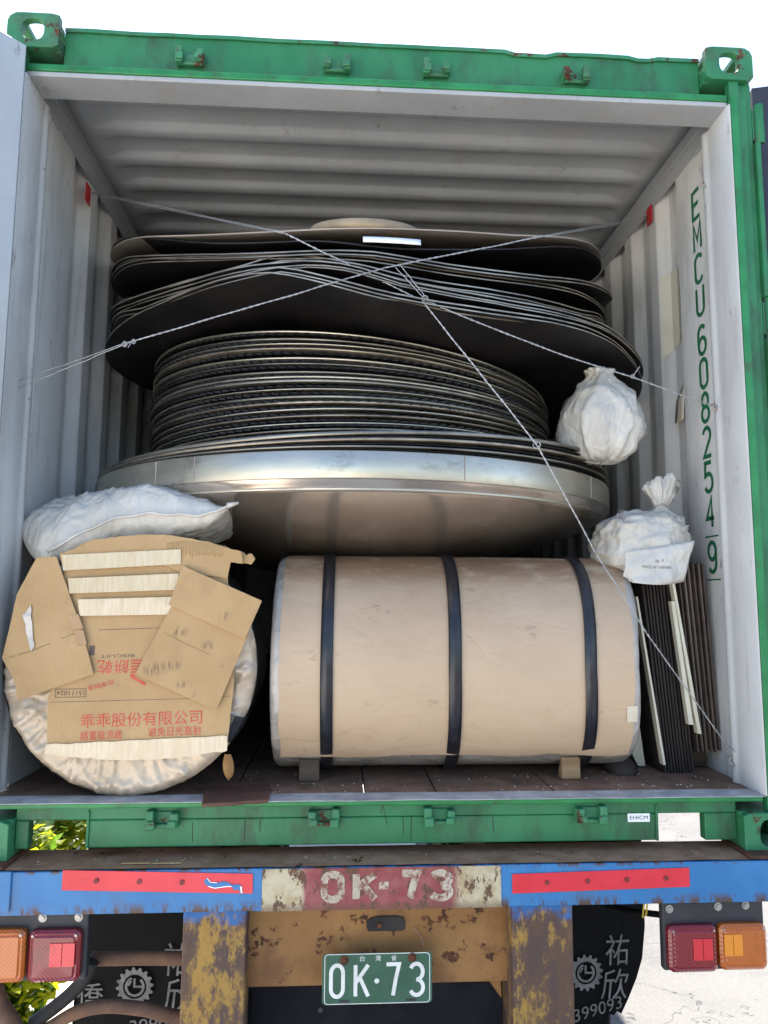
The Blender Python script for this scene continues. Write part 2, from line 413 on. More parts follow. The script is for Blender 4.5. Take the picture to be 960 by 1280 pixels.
def numboard():
    N = NT('old_cream_and_maroon_paint')
    s = N.sep()
    x = N.math('ADD', s[0], N.math('MULTIPLY', N.math('SUBTRACT', N.noise(18, 7, 0.7, (1, 1, 0.3)), 0.5), 0.07))
    k = N.math('MULTIPLY', N.ramp(x, -0.245, -0.225), N.ramp(x, 0.215, 0.17))
    cr = N.mix(N.ramp(N.noise(15, 7, 0.7), 0.4, 0.65), (0.52, 0.45, 0.30), (0.40, 0.31, 0.17))
    mr = N.mix(N.ramp(N.noise(12, 7, 0.7, None, 3), 0.4, 0.65), (0.24, 0.045, 0.045), (0.30, 0.09, 0.08))
    c = N.mix(k, cr, mr)
    c = N.mix(N.ramp(N.noise(20, 9, 0.75, (1, 1, 0.6), 6), 0.53, 0.56), c, (0.11, 0.05, 0.025))
    c = N.mix(N.ramp(s[2], 1.292, 1.315, 0.6, 0.0), c, (0.12, 0.06, 0.035))
    N.col(c); N.rough(0.65)
    N.bump(N.noise(26, 8, 0.7), 0.3, 0.003)
    return N.m
M['numboard'] = numboard()
def numwhite():
    N = NT('chipped_cream_stencil')
    c = N.mix(N.ramp(N.noise(20, 6), 0.4, 0.65), (0.42, 0.35, 0.26), (0.54, 0.48, 0.38))
    c = N.mix(N.ramp(N.noise(26, 9, 0.75, None, 2), 0.47, 0.57), c, (0.20, 0.07, 0.045))
    N.col(c); N.rough(0.65)
    return N.m
M['numwhite'] = numwhite()

def leafm(name, a, b):
    N = NT(name)
    N.col(N.mix(N.ramp(N.noise(5, 4), 0.35, 0.65), a, b)); N.rough(0.45)
    N.b.inputs['Subsurface Weight'].default_value = 0.0
    tr = N.n('ShaderNodeBsdfTranslucent')
    tr.inputs['Color'].default_value = (b[0]*3.2, b[1]*3.0, b[2]*1.5, 1)
    mx = N.n('ShaderNodeMixShader'); mx.inputs[0].default_value = 0.5
    N.l(N.b.outputs[0], mx.inputs[1]); N.l(tr.outputs[0], mx.inputs[2])
    N.l(mx.outputs[0], N.t.nodes['Material Output'].inputs['Surface'])
    return N.m
M['leaf'] = leafm('yellow_green_leaf', (0.11, 0.16, 0.012), (0.15, 0.18, 0.015))
M['leaf2'] = leafm('dark_green_leaf', (0.022, 0.06, 0.012), (0.045, 0.095, 0.016))

# ------------------------------------------------------------------ mesh helpers
class MB:
    def __init__(self):
        self.v, self.f, self.mi, self.sm = [], [], [], []
    def add(self, verts, faces, mi=0, smooth=False):
        b = len(self.v)
        self.v += [tuple(x) for x in verts]
        for fc in faces:
            self.f.append(tuple(b+i for i in fc)); self.mi.append(mi); self.sm.append(smooth)
        return self
    def box(self, x0, x1, y0, y1, z0, z1, mi=0, rot=None, c=None):
        vs = [Vector((x, y, z)) for x in (x0, x1) for y in (y0, y1) for z in (z0, z1)]
        if rot is not None:
            c = Vector(c) if c is not None else Vector(((x0+x1)/2, (y0+y1)/2, (z0+z1)/2))
            vs = [c + rot @ (p-c) for p in vs]
        return self.add(vs, [(0, 1, 3, 2), (4, 6, 7, 5), (0, 4, 5, 1), (2, 3, 7, 6), (0, 2, 6, 4), (1, 5, 7, 3)], mi)
    def prism(self, poly, axis, a, b, mi=0):
        """extrude a 2D polygon along an axis between a and b (x: poly is y,z; y: poly is x,z; z: poly is x,y)"""
        def P(p, t):
            return {'x': (t, p[0], p[1]), 'y': (p[0], t, p[1]), 'z': (p[0], p[1], t)}[axis]
        n = len(poly)
        ar = sum(poly[i][0]*poly[(i+1) % n][1]-poly[(i+1) % n][0]*poly[i][1] for i in range(n))
        if ar < 0: poly = poly[::-1]
        vs = [P(p, a) for p in poly] + [P(p, b) for p in poly]
        up = axis in ('x', 'z')
        lo, hi = tuple(range(n))[::-1], tuple(range(n, 2*n))
        fs = [lo, hi] + [(i, (i+1) % n, n+(i+1) % n, n+i) for i in range(n)]
        if not up: fs = [x[::-1] for x in fs]
        return self.add(vs, fs, mi)
    def tube(self, pts, rad, n=8, mi=0, closed=False, smooth=True):
        pts = [Vector(p) for p in pts]
        rads = rad if isinstance(rad, (list, tuple)) else [rad]*len(pts)
        N, vs, fs, prev = len(pts), [], [], None
        for i, p in enumerate(pts):
            a = pts[(i-1) % N] if (closed or i > 0) else p
            b = pts[(i+1) % N] if (closed or i < N-1) else p
            t = (b-a).normalized()
            if prev is None:
                s = t.cross(Vector((0, 0, 1)) if abs(t.z) < 0.9 else Vector((1, 0, 0))).normalized()
            else:
                s = (prev - t*prev.dot(t)).normalized()
            prev = s
            w = t.cross(s)
            for k in range(n):
                an = 2*pi*k/n
                vs.append(p + (s*cos(an)+w*sin(an))*rads[i])
        for i in range(N if closed else N-1):
            j = (i+1) % N
            for k in range(n):
                l = (k+1) % n
                fs.append((i*n+k, i*n+l, j*n+l, j*n+k))
        self.add(vs, fs, mi, smooth)
        if not closed:
            b = len(self.v)-N*n
            self.f.append(tuple(b+k for k in range(n))[::-1]); self.mi.append(mi); self.sm.append(False)
            self.f.append(tuple(b+(N-1)*n+k for k in range(n))); self.mi.append(mi); self.sm.append(False)
        return self
    def lathe(self, prof, cx, cy, n=96, mi=0, smooth=True, jit=0.0, tilt=None, z0=0.0):
        """turn (r, z) points about a vertical axis at cx, cy"""
        vs, fs = [], []
        for (rr, z) in prof:
            for k in range(n):
                a = 2*pi*k/n
                q = rr*(1+jit*noise.noise(Vector((cos(a)*1.5, sin(a)*1.5, z*3))))
                zz = z
                if tilt: zz += q*cos(a)*tilt[0] + q*sin(a)*tilt[1]
                vs.append((cx+q*cos(a), cy+q*sin(a), z0+zz))
        for i in range(len(prof)-1):
            for k in range(n):
                l = (k+1) % n
                fs.append((i*n+k, i*n+l, (i+1)*n+l, (i+1)*n+k))
        return self.add(vs, fs, mi, smooth)
    def disc(self, c, nrm, rad, th=0.004, n=16, mi=0):
        c, d = Vector(c), Vector(nrm).normalized()
        return self.tube([c, c+d*th], rad, n, mi, smooth=False)
    def cyl(self, a, b, rad, n=16, mi=0):
        return self.tube([a, b], rad, n, mi)
    def sheet(self, grid, mi=0, smooth=True):
        """grid[i][j] of points"""
        h, w = len(grid), len(grid[0])
        return self.add([p for row in grid for p in row],
                        [(i*w+j, i*w+j+1, (i+1)*w+j+1, (i+1)*w+j) for i in range(h-1) for j in range(w-1)], mi, smooth)
    def build(self, name, mats, parent=None, bevel=0.0, thick=0.0):
        me = bpy.data.meshes.new(name)
        o = bpy.data.objects.new(name, me)
        COL.objects.link(o)
        off = Vector((0, 0, 0))
        if parent is not None:
            o.parent = parent
            p = parent
            while p is not None:
                off += p.location; p = p.parent
        me.from_pydata([tuple(Vector(v)-off) for v in self.v], [], self.f)
        mats = mats if isinstance(mats, (list, tuple)) else [mats]
        for m in mats: me.materials.append(m)
        me.polygons.foreach_set('material_index', self.mi)
        me.polygons.foreach_set('use_smooth', self.sm)
        me.update()
        if thick:
            md = o.modifiers.new('t', 'SOLIDIFY'); md.thickness = thick; md.offset = -1
        if bevel:
            md = o.modifiers.new('b', 'BEVEL'); md.width = bevel; md.segments = 2; md.limit_method = 'ANGLE'; md.angle_limit = radians(40)
        return o

def root(name, loc, label, cat, group=None):
    o = bpy.data.objects.new(name, None)
    COL.objects.link(o)
    o.location = loc
    o['label'] = label; o['category'] = cat
    if group: o['group'] = group
    return o
def tag(o, label, cat, group=None, kind=None):
    if label: o['label'] = label
    if cat: o['category'] = cat
    if group: o['group'] = group
    if kind: o['kind'] = kind
    return o

# ---- writing
_tcache = {}
def text_mesh(body):
    if body not in _tcache:
        cu = bpy.data.curves.new('txt', 'FONT'); cu.body = body; cu.size = 1.0; cu.resolution_u = 3
        o = bpy.data.objects.new('txt', cu); COL.objects.link(o)
        dg = bpy.context.evaluated_depsgraph_get()
        me = bpy.data.meshes.new_from_object(o.evaluated_get(dg))
        vs = [v.co.copy() for v in me.vertices]; fs = [tuple(p.vertices) for p in me.polygons]
        bpy.data.objects.remove(o); bpy.data.curves.remove(cu); bpy.data.meshes.remove(me)
        x0, x1 = min(v.x for v in vs), max(v.x for v in vs); y0, y1 = min(v.y for v in vs), max(v.y for v in vs)
        _tcache[body] = ([((v.x-x0)/(x1-x0)-0.5, (v.y-y0)/(y1-y0)-0.5) for v in vs], fs)
    return _tcache[body]
def put_text(mb, body, c, w, h, ex=(1, 0, 0), ey=(0, 0, 1), ang=0.0, mi=0, warp=None, shear=0.0):
    """lay the text w by h centred at c in the plane of ex, ey"""
    vs, fs = text_mesh(body)
    c, ex, ey = Vector(c), Vector(ex), Vector(ey)
    out = []
    for (a, b) in vs:
        x, y = a*w + b*h*shear, b*h
        x, y = x*cos(ang)-y*sin(ang), x*sin(ang)+y*cos(ang)
        p = c+ex*x+ey*y
        out.append(warp(p) if warp else p)
    mb.add(out, fs, mi)
def arc(cx, cy, rx, ry, a0, a1, n=14):
    return [(cx+rx*cos(radians(a0+(a1-a0)*i/n)), cy+ry*sin(radians(a0+(a1-a0)*i/n))) for i in range(n+1)]
def glyph(ch):
    """strokes in a 0.5 by 1 box: (points, closed)"""
    w = 0.5
    if ch in 'O0': return [(arc(.25, .75, .25, .25, 0, 180, 10)+arc(.25, .25, .25, .25, 180, 360, 10), True)]
    if ch == 'K': return [([(0, 0), (0, 1)], False), ([(w, 1), (0.0, .42)], False), ([(.17, .6), (w, 0)], False)]
    if ch == '7': return [([(0, 1), (w, 1), (.36, .5), (.26, 0)], False)]
    if ch == '3': return [(arc(.24, .745, .25, .255, 155, -88, 12), False), (arc(.24, .25, .26, .25, 92, -155, 12), False)]
    if ch == 'E': return [([(w, 1), (0, 1), (0, 0), (w, 0)], False), ([(0, .52), (.42, .52)], False)]
    if ch == 'M': return [([(0, 0), (0, 1), (.25, .35), (w, 1), (w, 0)], False)]
    if ch == 'C': return [(arc(.25, .75, .25, .25, 20, 180, 9)+arc(.25, .25, .25, .25, 180, 340, 9), False)]
    if ch == 'U': return [([(0, 1)]+arc(.25, .25, .25, .25, 180, 360, 12)+[(w, 1)], False)]
    if ch == '6': return [(arc(.25, .29, .25, .29, 0, 360, 20)[:-1], True), (arc(.25, .72, .25, .28, 35, 180, 9)+[(0, .29)], False)]
    if ch == '9': return [([(0.5-x, 1-y) for x, y in p], c) for p, c in glyph('6')]
    if ch == '8': return [(arc(.25, .76, .21, .24, 0, 360, 18)[:-1], True), (arc(.25, .27, .25, .27, 0, 360, 18)[:-1], True)]
    if ch == '2': return [(arc(.25, .74, .25, .26, 165, -30, 12)+[(0, 0), (w, 0)], False)]
    if ch == '5': return [([(.46, 1), (.04, 1), (.02, .55)]+arc(.23, .31, .27, .31, 125, -150, 14), False)]
    if ch == '4': return [([(.36, 0), (.36, 1), (0, .3), (w, .3)], False)]
    if ch == '-': return [([(.14, .5), (.36, .5)], False)]
    return []
def ribbon(pts, wd, closed):
    n = len(pts); P = [Vector((a, b)) for a, b in pts]; L, R = [], []
    for i in range(n):
        a = P[i-1] if (closed or i > 0) else None
        b = P[(i+1) % n] if (closed or i < n-1) else None
        d1 = (P[i]-a).normalized() if a is not None else None
        d2 = (b-P[i]).normalized() if b is not None else None
        if d1 is None: d1 = d2
        if d2 is None: d2 = d1
        t = d1+d2
        t = t.normalized() if t.length > 1e-4 else d1
        nn = Vector((-t.y, t.x)); k = min(1/max(0.35, nn.dot(Vector((-d1.y, d1.x)))), 1.9)
        L.append(P[i]+nn*wd/2*k); R.append(P[i]-nn*wd/2*k)
    fs = [(i, (i+1) % n, n+(i+1) % n, n+i) for i in range(n if closed else n-1)]
    return L+R, [x[::-1] for x in fs]
def put_glyph(mb, ch, o, w, h, stroke, ex=(1, 0, 0), ey=(0, 0, 1), mi=0, warp=None):
    o, ex, ey = Vector(o), Vector(ex), Vector(ey)
    for k, (pts, cl) in enumerate(glyph(ch)):
        P = [(p[0]/0.5*(w-stroke)+stroke/2, p[1]*(h-stroke)+stroke/2) for p in pts]
        vs, fs = ribbon(P, stroke, cl)
        nrm = ex.cross(ey)
        out = [o+ex*v.x+ey*v.y+nrm*(0.0005*k) for v in vs]
        mb.add([warp(p) for p in out] if warp else out, fs, mi)

# ------------------------------------------------------------------ ground
g = MB()
g.sheet([[(x, y, GZ) for x in (-600, -40, -10, 0, 10, 40, 600)] for y in (-600, -40, -10, 0, 10, 40, 600)], smooth=False)
tag(g.build('ground', M['ground']), 'pale sunlit concrete ground beneath and around the truck', None, kind='structure')

def roadm():
    N = NT('old_grey_asphalt')
    c = N.mix(N.ramp(N.noise(1.1, 6), 0.35, 0.65), (0.115, 0.115, 0.117), (0.15, 0.149, 0.147))
    c = N.mix(N.ramp(N.noise(60, 3, 0.6), 0.45, 0.7, 0, .5), c, (0.19, 0.187, 0.18))
    x = N.noise(1.3, 5, 0.6, None, 4)
    c = N.mix(N.ramp(N.math('ABSOLUTE', N.math('SUBTRACT', x, 0.5), 0), 0.006, 0.0), c, (0.07, 0.07, 0.07))
    N.col(c); N.rough(0.9); N.b.inputs['Specular IOR Level'].default_value = 0.2
    N.bump(N.noise(130, 4), 0.5, 0.006)
    return N.m
M['asphalt'] = roadm()
g = MB()
g.sheet([[(x, y, GZ+.004) for x in (-0.35, 0.55, 4, 12, 40, 300)] for y in (-300, -40, -12, -5, -1.2)], smooth=False)  # unseen stretch behind the truck, added to cut ground bounce onto the left wall
g.sheet([[(x, y, GZ+.004) for x in (0.55, 4, 12, 40, 300)] for y in (-1.2, 2, 6, 20, 300)], smooth=False)
tag(g.build('road', M['asphalt']), 'sunlit old grey asphalt road right of the truck, with an unseen stretch added behind it', None, kind='structure')

# ------------------------------------------------------------------ shipping container
cont = root('shipping_container', (0, 0, 0), 'open green shipping container with grey corrugated inside, loaded with metal goods', 'shipping container')
LEN = 6.06
def casting(sx, top, y0, y1):
    """corner casting with oval end hole and side hole, built from plates"""
    z0, z1 = (2.473, 2.591) if top else (0.0, 0.118)
    xa, xb = sx*1.219, sx*1.057
    mb = MB()
    x0, x1 = min(xa, xb), max(xa, xb)
    zc, xc = (z0+z1)/2+ (0.002 if top else 0), (x0+x1)/2
    n = 28
    def ring(rx, rz, p):
        return [(xc+math.copysign(abs(cos(a))**p, cos(a))*rx, zc+math.copysign(abs(sin(a))**p, sin(a))*rz) for a in [2*pi*(k+.5)/n for k in range(n)]]
    hole = ring(0.034, 0.040 if not top else 0.037, 0.75)
    outer = []
    rc = 0.035
    for k in range(n):
        a = 2*pi*(k+.5)/n
        ca, sa = cos(a), sin(a)
        t = min((x1-xc)/max(abs(ca), 1e-6), (z1-zc if sa > 0 else zc-z0)/max(abs(sa), 1e-6))
        px, pz = xc+ca*t, zc+sa*t
        outer.append([px, pz])
    # round the outer shoulder
    for q in outer:
        ex, ez = x0+rc if sx < 0 else x1-rc, z1-rc if top else z0+rc
        if top and (q[0]-ex)*sx > 0 and q[1] > ez:
            d = Vector((q[0]-ex, q[1]-ez))
            if d.length > rc: d = d.normalized()*rc
            q[0], q[1] = ex+d.x, ez+d.y
    t = 0.026
    for (ya, yb) in ((y0, y0+t), (y1-t, y1)):
        vs = [(p[0], ya, p[1]) for p in outer]+[(p[0], ya, p[1]) for p in hole]+[(p[0], yb, p[1]) for p in outer]+[(p[0], yb, p[1]) for p in hole]
        fs = []
        for k in range(n):
            l = (k+1) % n
            fs += [(k, l, n+l, n+k), (2*n+k, 3*n+k, 3*n+l, 2*n+l), (k, 2*n+k, 2*n+l, l), (n+k, n+l, 3*n+l, 3*n+k)]
        mb.add(vs, fs)
    # top, bottom and inner side plates between the end plates, outer side left with its own opening
    a, b = y0+t, y1-t
    if top:
        # top plate has the big round hole: two bars; lower plate closed
        mb.box(x0+.012, x0+.045, a, b, z1-.022, z1-.001); mb.box(x1-.045, x1-.012, a, b, z1-.022, z1-.001)
        mb.box(x0+.001, x1-.001, a, b, z0+.001, z0+.02)
        mb.box(xb+.001 if sx > 0 else xb-.018, xb+.018 if sx > 0 else xb-.001, a, b, z0+.02, z0+.055)
    else:
        mb.box(x0+.001, x1-.001, a, b, z1-.022, z1-.001)
        mb.box(x0+.001, x1-.001, a, b, z0+.001, z0+.02)
        mb.box(xb+.001 if sx > 0 else xb-.02, xb+.02 if sx > 0 else xb-.001, a, b, z0+.02, z1-.022)
    # outer side: rim pieces round the side slot
    xo0, xo1 = (xa-.018, xa-.001) if sx > 0 else (xa+.001, xa+.018)
    mb.box(xo0, xo1, a, a+.03, z0+.02, z1-.03); mb.box(xo0, xo1, b-.03, b, z0+.02, z1-.03)
    o = mb.build('corner_casting', M['green_worn'], cont, bevel=0.0025)
    return o
for sx in (-1, 1):
    for top in (0, 1):
        casting(sx, top, -0.004, 0.174)
        casting(sx, top, LEN-0.174, LEN+0.004)

# header over the door opening
mb = MB()
mb.box(-1.057, 1.057, 0.045, 0.11, 2.425, 2.572)
hd = mb.build('door_header', M['green'], cont, bevel=0.004)
mb = MB()
pts = [(-1.14+2.28*i/40, 0.012+0.002*sin(i*1.7), ) for i in range(41)]
mb.box(-1.1575, 1.134, 0.012, 0.0445, 2.4045, 2.4285)
mb.build('gasket_lip', M['green_hi'], cont, bevel=0.004)
mb = MB()
mb.box(-1.1575, 1.134, 0.016, 0.128, 2.388, 2.404)
mb.box(-1.205, -1.1515, 0.129, 0.30, 2.39, 2.45); mb.box(1.1515, 1.205, 0.129, 0.30, 2.39, 2.45)
mb.box(-1.20, 1.20, 0.111, 0.128, 2.405, 2.54)
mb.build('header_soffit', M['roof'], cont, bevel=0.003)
mb = MB()                                                   # dented upper lip of the header
n = 60
row = [(-1.055+2.11*i/n, 2.573+0.003*noise.noise(Vector((i*.23, 0, 0)))+(-0.010 if 41 < i < 46 else 0)+(-0.008 if 53 < i < 56 else 0)) for i in range(n+1)]
mb.sheet([[(x, 0.038, z-.010) for x, z in row], [(x, 0.038, z+.003) for x, z in row], [(x, 0.115, z+.004) for x, z in row]], smooth=False)
mb.build('header_lip', M['green_worn'], cont, thick=0.004)
def keeper(x, z, y, flip=1):
    mb = MB()
    mb.box(x-.045, x+.045, y-.007, y-.0005, z-.020, z+.022)
    for s in (-1, 1):
        k = .75 if s*flip < 0 else 1.0
        mb.box(x+s*.034-.011, x+s*.034+.011, y-.036, y-.007, z-.024*k, z+.030*k)
        mb.box(x+s*.030-.012, x+s*.030+.012, y-.044, y-.030, z-.020*k, z+.004)
    mb.box(x-.04, x+.04, y-.018, y-.007, z-.022, z-.010)
    return mb.build('cam_keeper', M['green_worn'], cont, bevel=0.005)
for i, x in enumerate((-0.65, -0.174, 0.154, 0.622)):
    keeper(x, 2.482, 0.045, 1 if i % 2 else -1)

# door sill with the two fork-pocket notches
mb = MB()
mb.box(-1.057, 1.057, 0.040, 0.075, 0.1085, 0.146)
mb.box(-1.057, -1.020, 0.040, 0.075, 0.030, 0.1083)
mb.box(-0.858, 0.814, 0.040, 0.075, 0.032, 0.1083)
mb.box(0.958, 1.057, 0.040, 0.075, 0.030, 0.1083)
mb.build('door_sill', M['green'], cont, bevel=0.004)
mb = MB()
mb.box(-1.13, 1.13, 0.014, 0.0745, 0.1465, 0.163)
mb.build('sill_lip', M['green_hi'], cont, bevel=0.004)
mb = MB()
mb.sheet([[(x, y, 0.1645+0.0015*noise.noise(Vector((x*6, y*9, 0)))) for x in [-1.13+2.26*i/60 for i in range(61)]] for y in (0.004, 0.03, 0.06, 0.09)], smooth=False)
mb.build('threshold_plate', M['threshold'], cont, thick=0.0015)
for sx, xx in ((-1, (-0.858, -0.850)), (1, (0.806, 0.814))):  # seam plates beside the notches
    MB().box(xx[0], xx[1], 0.0345, 0.0398, 0.032, 0.135).build('seam_plate', M['green'], cont, bevel=0.002)
mb = MB()
for q in ([(-.012, .140), (-.016, .118)], [(-.010, .142), (-.004, .118), (.003, .086)], [(.050, .108), (.051, .055)], [(.074, .108), (.073, .040)], [(-.41, .106), (-.409, .050)], [(-.365, .105), (-.366, .07)], [(.315, .107), (.317, .060)], [(-.56, .10), (-.558, .045)]):
    vs, fs = ribbon(q, .0018, False)
    mb = MB().add([(v.x, .0392, v.y) for v in vs], fs)
    mb.build('grime_streak', M['chassis'], cont)
for i, x in enumerate((-0.64, -0.181, 0.154, 0.605)):
    keeper(x, 0.110, 0.040, 1 if i % 2 else -1)
mb = MB()
mb.box(0.722, 0.789, 0.0375, 0.0399, 0.086, 0.110)
lb = mb.build('owner_label', M['label_white'], cont)
mb = MB()
put_text(mb, 'EHICM', (0.7555, 0.0370, 0.0985), 0.055, 0.0105)
mb.build('lettering', M['black'], lb)

# corner posts
for sx in (-1, 1):
    mb = MB()
    dx = .021 if sx < 0 else 0.0
    def X(a): return sx*(a+(dx if a < 1.16 else 0))
    out = [(1.219, 0.02), (1.219, 0.15), (1.205, 0.15), (1.205, 0.035), (1.136, 0.035), (1.136, 0.004), (1.17, 0.004), (1.17, 0.02)]
    mb.prism([(X(a), b) for a, b in out], 'z', 0.118, 2.473)
    mb.prism([(X(1.1705), 0.012), (X(1.1985), 0.012), (X(1.1985), 0.0195), (X(1.1705), 0.0195)], 'z', 0.12, 2.42)
    pst = mb.build('corner_post', M['green'], cont, bevel=0.003)
    if sx > 0: MB().box(min(X(1.1365), X(1.1600)), max(X(1.1365), X(1.1600)), -0.0010, 0.0036, 0.166, 2.42).build('seal_strip', M['green_hi'], pst, bevel=0.001)
    # grey inner face of the post with a rounded ridge
    prof = [(1.1345, 0.001), (1.130, 0.006), (1.130, 0.135), (1.1305, 0.150)]
    prof += [(1.1305+0.006*(1-cos(t))-0.012*sin(t), 0.150+0.058*t/pi) for t in [pi*k/10 for k in range(1, 11)]]
    prof += [(1.1480, 0.216), (1.165, 0.230)]
    if sx < 0: prof = [(min(a, 1.140), b) for a, b in prof[:-2]]+[(1.142, .216), (1.165, .230)]
    mb = MB()
    zs = [0.166+2.222*k/24 for k in range(25)]
    grid = [[(X(a), b, z) for a, b in prof] for z in zs]
    mb.sheet(grid if sx < 0 else grid[::-1])
    mb.build('post_lining', M['lining'], cont)
    # lashing ring studs on the ridge
    for z in ((1.395, 0.232, 2.20) if sx > 0 else (1.385, 2.17)):
        mb = MB()
        ringc = Vector((X(1.122), 0.165, z))
        mb.tube([ringc+Vector((X(-.012)*sin(a), 0.012*cos(a)*0.5, 0.013*cos(a))) for a in [pi*k/8 for k in range(9)]], 0.0035, 6)
        mb.build('lashing_ring', M['steel_brown'], cont)

# side walls: corrugated
def corr(y):
    """depth of the corrugation outward (0 inner flat, 1 outer flat)"""
    t = (y-0.47) % 0.262
    if y < 0.47 or y > LEN-0.15: return 0.0
    if t < 0.062: return t/0.062
    if t < 0.128: return 1.0
    if t < 0.190: return 1-(t-0.128)/0.062
    return 0.0
ys = [0.229]
k = 0
while 0.47+k*0.262 < LEN-0.45:
    b = 0.47+k*0.262
    ys += [b, b+0.010, b+0.052, b+0.062, b+0.128, b+0.138, b+0.180, b+0.190]
    k += 1
ys += [LEN-0.1]
def csmooth(y):
    return (corr(y-0.007)+corr(y)+corr(y+0.007))/3
zs = [0.13, 0.9, 1.7, 2.395, 2.45]
for sx in (-1, 1):
    mb = MB()
    grid = [[(sx*(1.165+0.036*csmooth(y)), y, z) for y in ys] for z in zs]
    mb.sheet(grid if sx > 0 else [row[::-1] for row in grid], smooth=False)
    mb.build('side_wall', M['wall'], cont, thick=0.002)
    mb = MB()
    mb.box(min(sx*1.148, sx*1.2165), max(sx*1.148, sx*1.2165), 0.175, LEN-0.175, 2.4505, 2.520)
    mb.prism([(sx*1.15, 2.4495), (sx*1.1645, 2.4495), (sx*1.1645, 2.395)], 'y', 0.23, LEN-0.18)
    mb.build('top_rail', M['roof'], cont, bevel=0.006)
    mb = MB()
    mb.box(min(sx*1.165, sx*1.215), max(sx*1.165, sx*1.215), 0.175, LEN-0.175, 0.018, 0.129)
    mb.build('bottom_rail', M['green'], cont, bevel=0.004)

# roof: corrugated across
rys = [0.112]
k = 0
P0, PT = 0.30, 0.188
while P0+k*PT < LEN-0.3:
    b = P0+k*PT
    rys += [b, b+.017, b+.034, b+.050, b+.13, b+.137, b+.143, b+.149, b+.156]
    k += 1
rys.append(LEN-0.05)
def rprof(y):
    if y < P0 or y > LEN-.3: return 0.0
    t = (y-P0) % PT
    def e(x): x = max(0, min(1, x)); return x*x*(3-2*x)
    return e(t/.05)-e((t-.13)/.026)
xs = [-1.15, -1.09, -1.04, -1.0, -.6, -.2, .2, .6, 1.0, 1.04, 1.09, 1.15]
def rx(x): return max(0, min(1, (1.085-abs(x))/0.06))
mb = MB()
mb.sheet([[(x, y, 2.506+0.030*rprof(y)*rx(x)-0.004*abs(noise.noise(Vector((x*2, y*2, 0))))) for x in xs][::-1] for y in rys])
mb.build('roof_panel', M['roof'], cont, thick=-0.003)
mb = MB()
mb.box(-1.214, 1.214, LEN-0.15, LEN-0.10, 0.10, 2.56)
mb.build('front_wall', M['wall'], cont)
# floor boards and under-floor cross members
xe = [-1.160, -0.815, -0.455, -0.062, 0.155, 0.517, 0.84, 1.160]
for i in range(len(xe)-1):
    MB().box(xe[i]+.0025, xe[i+1]-.0025, 0.092, LEN-.07, 0.135, 0.1625+0.0012*((i*7) % 3)).build('floor_board', M['ply'], cont, bevel=0.002)
for i in range(16):
    y = 0.75+i*0.33
    MB().box(-1.16, 1.16, y, y+.05, 0.03, 0.1345).build('floor_bearer', M['chassis'], cont)

# doors, swung open
def door(sx, ang, hinge, inner):
    L, T = 1.16, 0.055
    mb = MB()
    mb.box(0, L, -T/2, T/2, 0.20, 2.452)
    d = Vector((sx*sin(ang), -cos(ang), 0)); nrm = Vector((-d.y*-sx, d.x*-sx, 0))
    def tr(m):
        m.v = [tuple(Vector(hinge)+d*v[0]+nrm*v[1]+Vector((0, 0, v[2]))) for v in m.v]
        return m
    o = tr(mb).build('door', inner, cont, bevel=0.004)
    gk = MB()
    if sx > 0: gk.box(-.02, 0.0, -.034, .034, 0.19, 2.462)
    gk.box(0.12 if sx < 0 else 0.001, L, -.034, -.0285, 2.42, 2.462)
    tr(gk).build('door_gasket', M['gasket'], o)
    for k in range(5):
        rb = MB(); rb.box(0.1+k*.21, 0.19+k*.21, -T/2-.018, -T/2-.0005, 0.26, 2.39)
        tr(rb).build('door_rib', inner, o, bevel=0.012)
    return o
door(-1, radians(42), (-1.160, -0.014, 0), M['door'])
dr = door(1, radians(165), (1.262, 0.030, 0), M['gasket'])
# hinge lugs and blades on the right post
for z in (0.36, 0.95, 1.655, 2.33):
    mb = MB()
    mb.box(1.2195, 1.258, 0.020, 0.060, z-.055, z+.055)
    mb.cyl((1.243, 0.022, z-.07), (1.243, 0.022, z+.07), 0.017)
    mb.build('hinge', M['green'], cont, bevel=0.003)
for za, zb in ((0.13, 0.30), (0.43, 0.88), (1.02, 1.585), (1.725, 2.26)):
    MB().box(1.2195, 1.236, 0.004, 0.05, za, zb).build('hinge_plate', M['green'], cont, bevel=0.003)

# writing and paper on the right wall
mb = MB()
zt = 2.245
ex, ey = (0, -1, 0), (0, 0, 1)
z = 2.262
for ch, gap in zip('EMCU6082549', (0, .012, .012, .012, .035, .012, .014, .014, .014, .014, .045)):
    z -= 0.113+gap
    hh = 0.119
    put_glyph(mb, ch, (1.1612, 0.345, z), 0.066, hh, 0.0150, ex, ey)
for (a, b, c, d) in ((0.356, 0.262, z-.022, z-.017), (0.356, 0.262, z+.130, z+.135)):
    mb.add([(1.1612, a, c), (1.1612, b, c), (1.1612, b, d), (1.1612, a, d)], [(0, 1, 2, 3)])
mb.build('container_number', M['num_green'], cont)
mb = MB()                                                  # pencil scrawl
for p in ([(.262, .855), (.252, .885), (.250, .850), (.240, .875), (.236, .852), (.225, .880), (.222, .850), (.212, .862), (.205, .80), (.207, .755)],):
    vs, fs = ribbon([(-a, b) for a, b in p], 0.0035, False)
    mb.add([(1.1610, -v.x, v.y) for v in vs], fs)
mb.build('scrawl', M['ink'], cont)

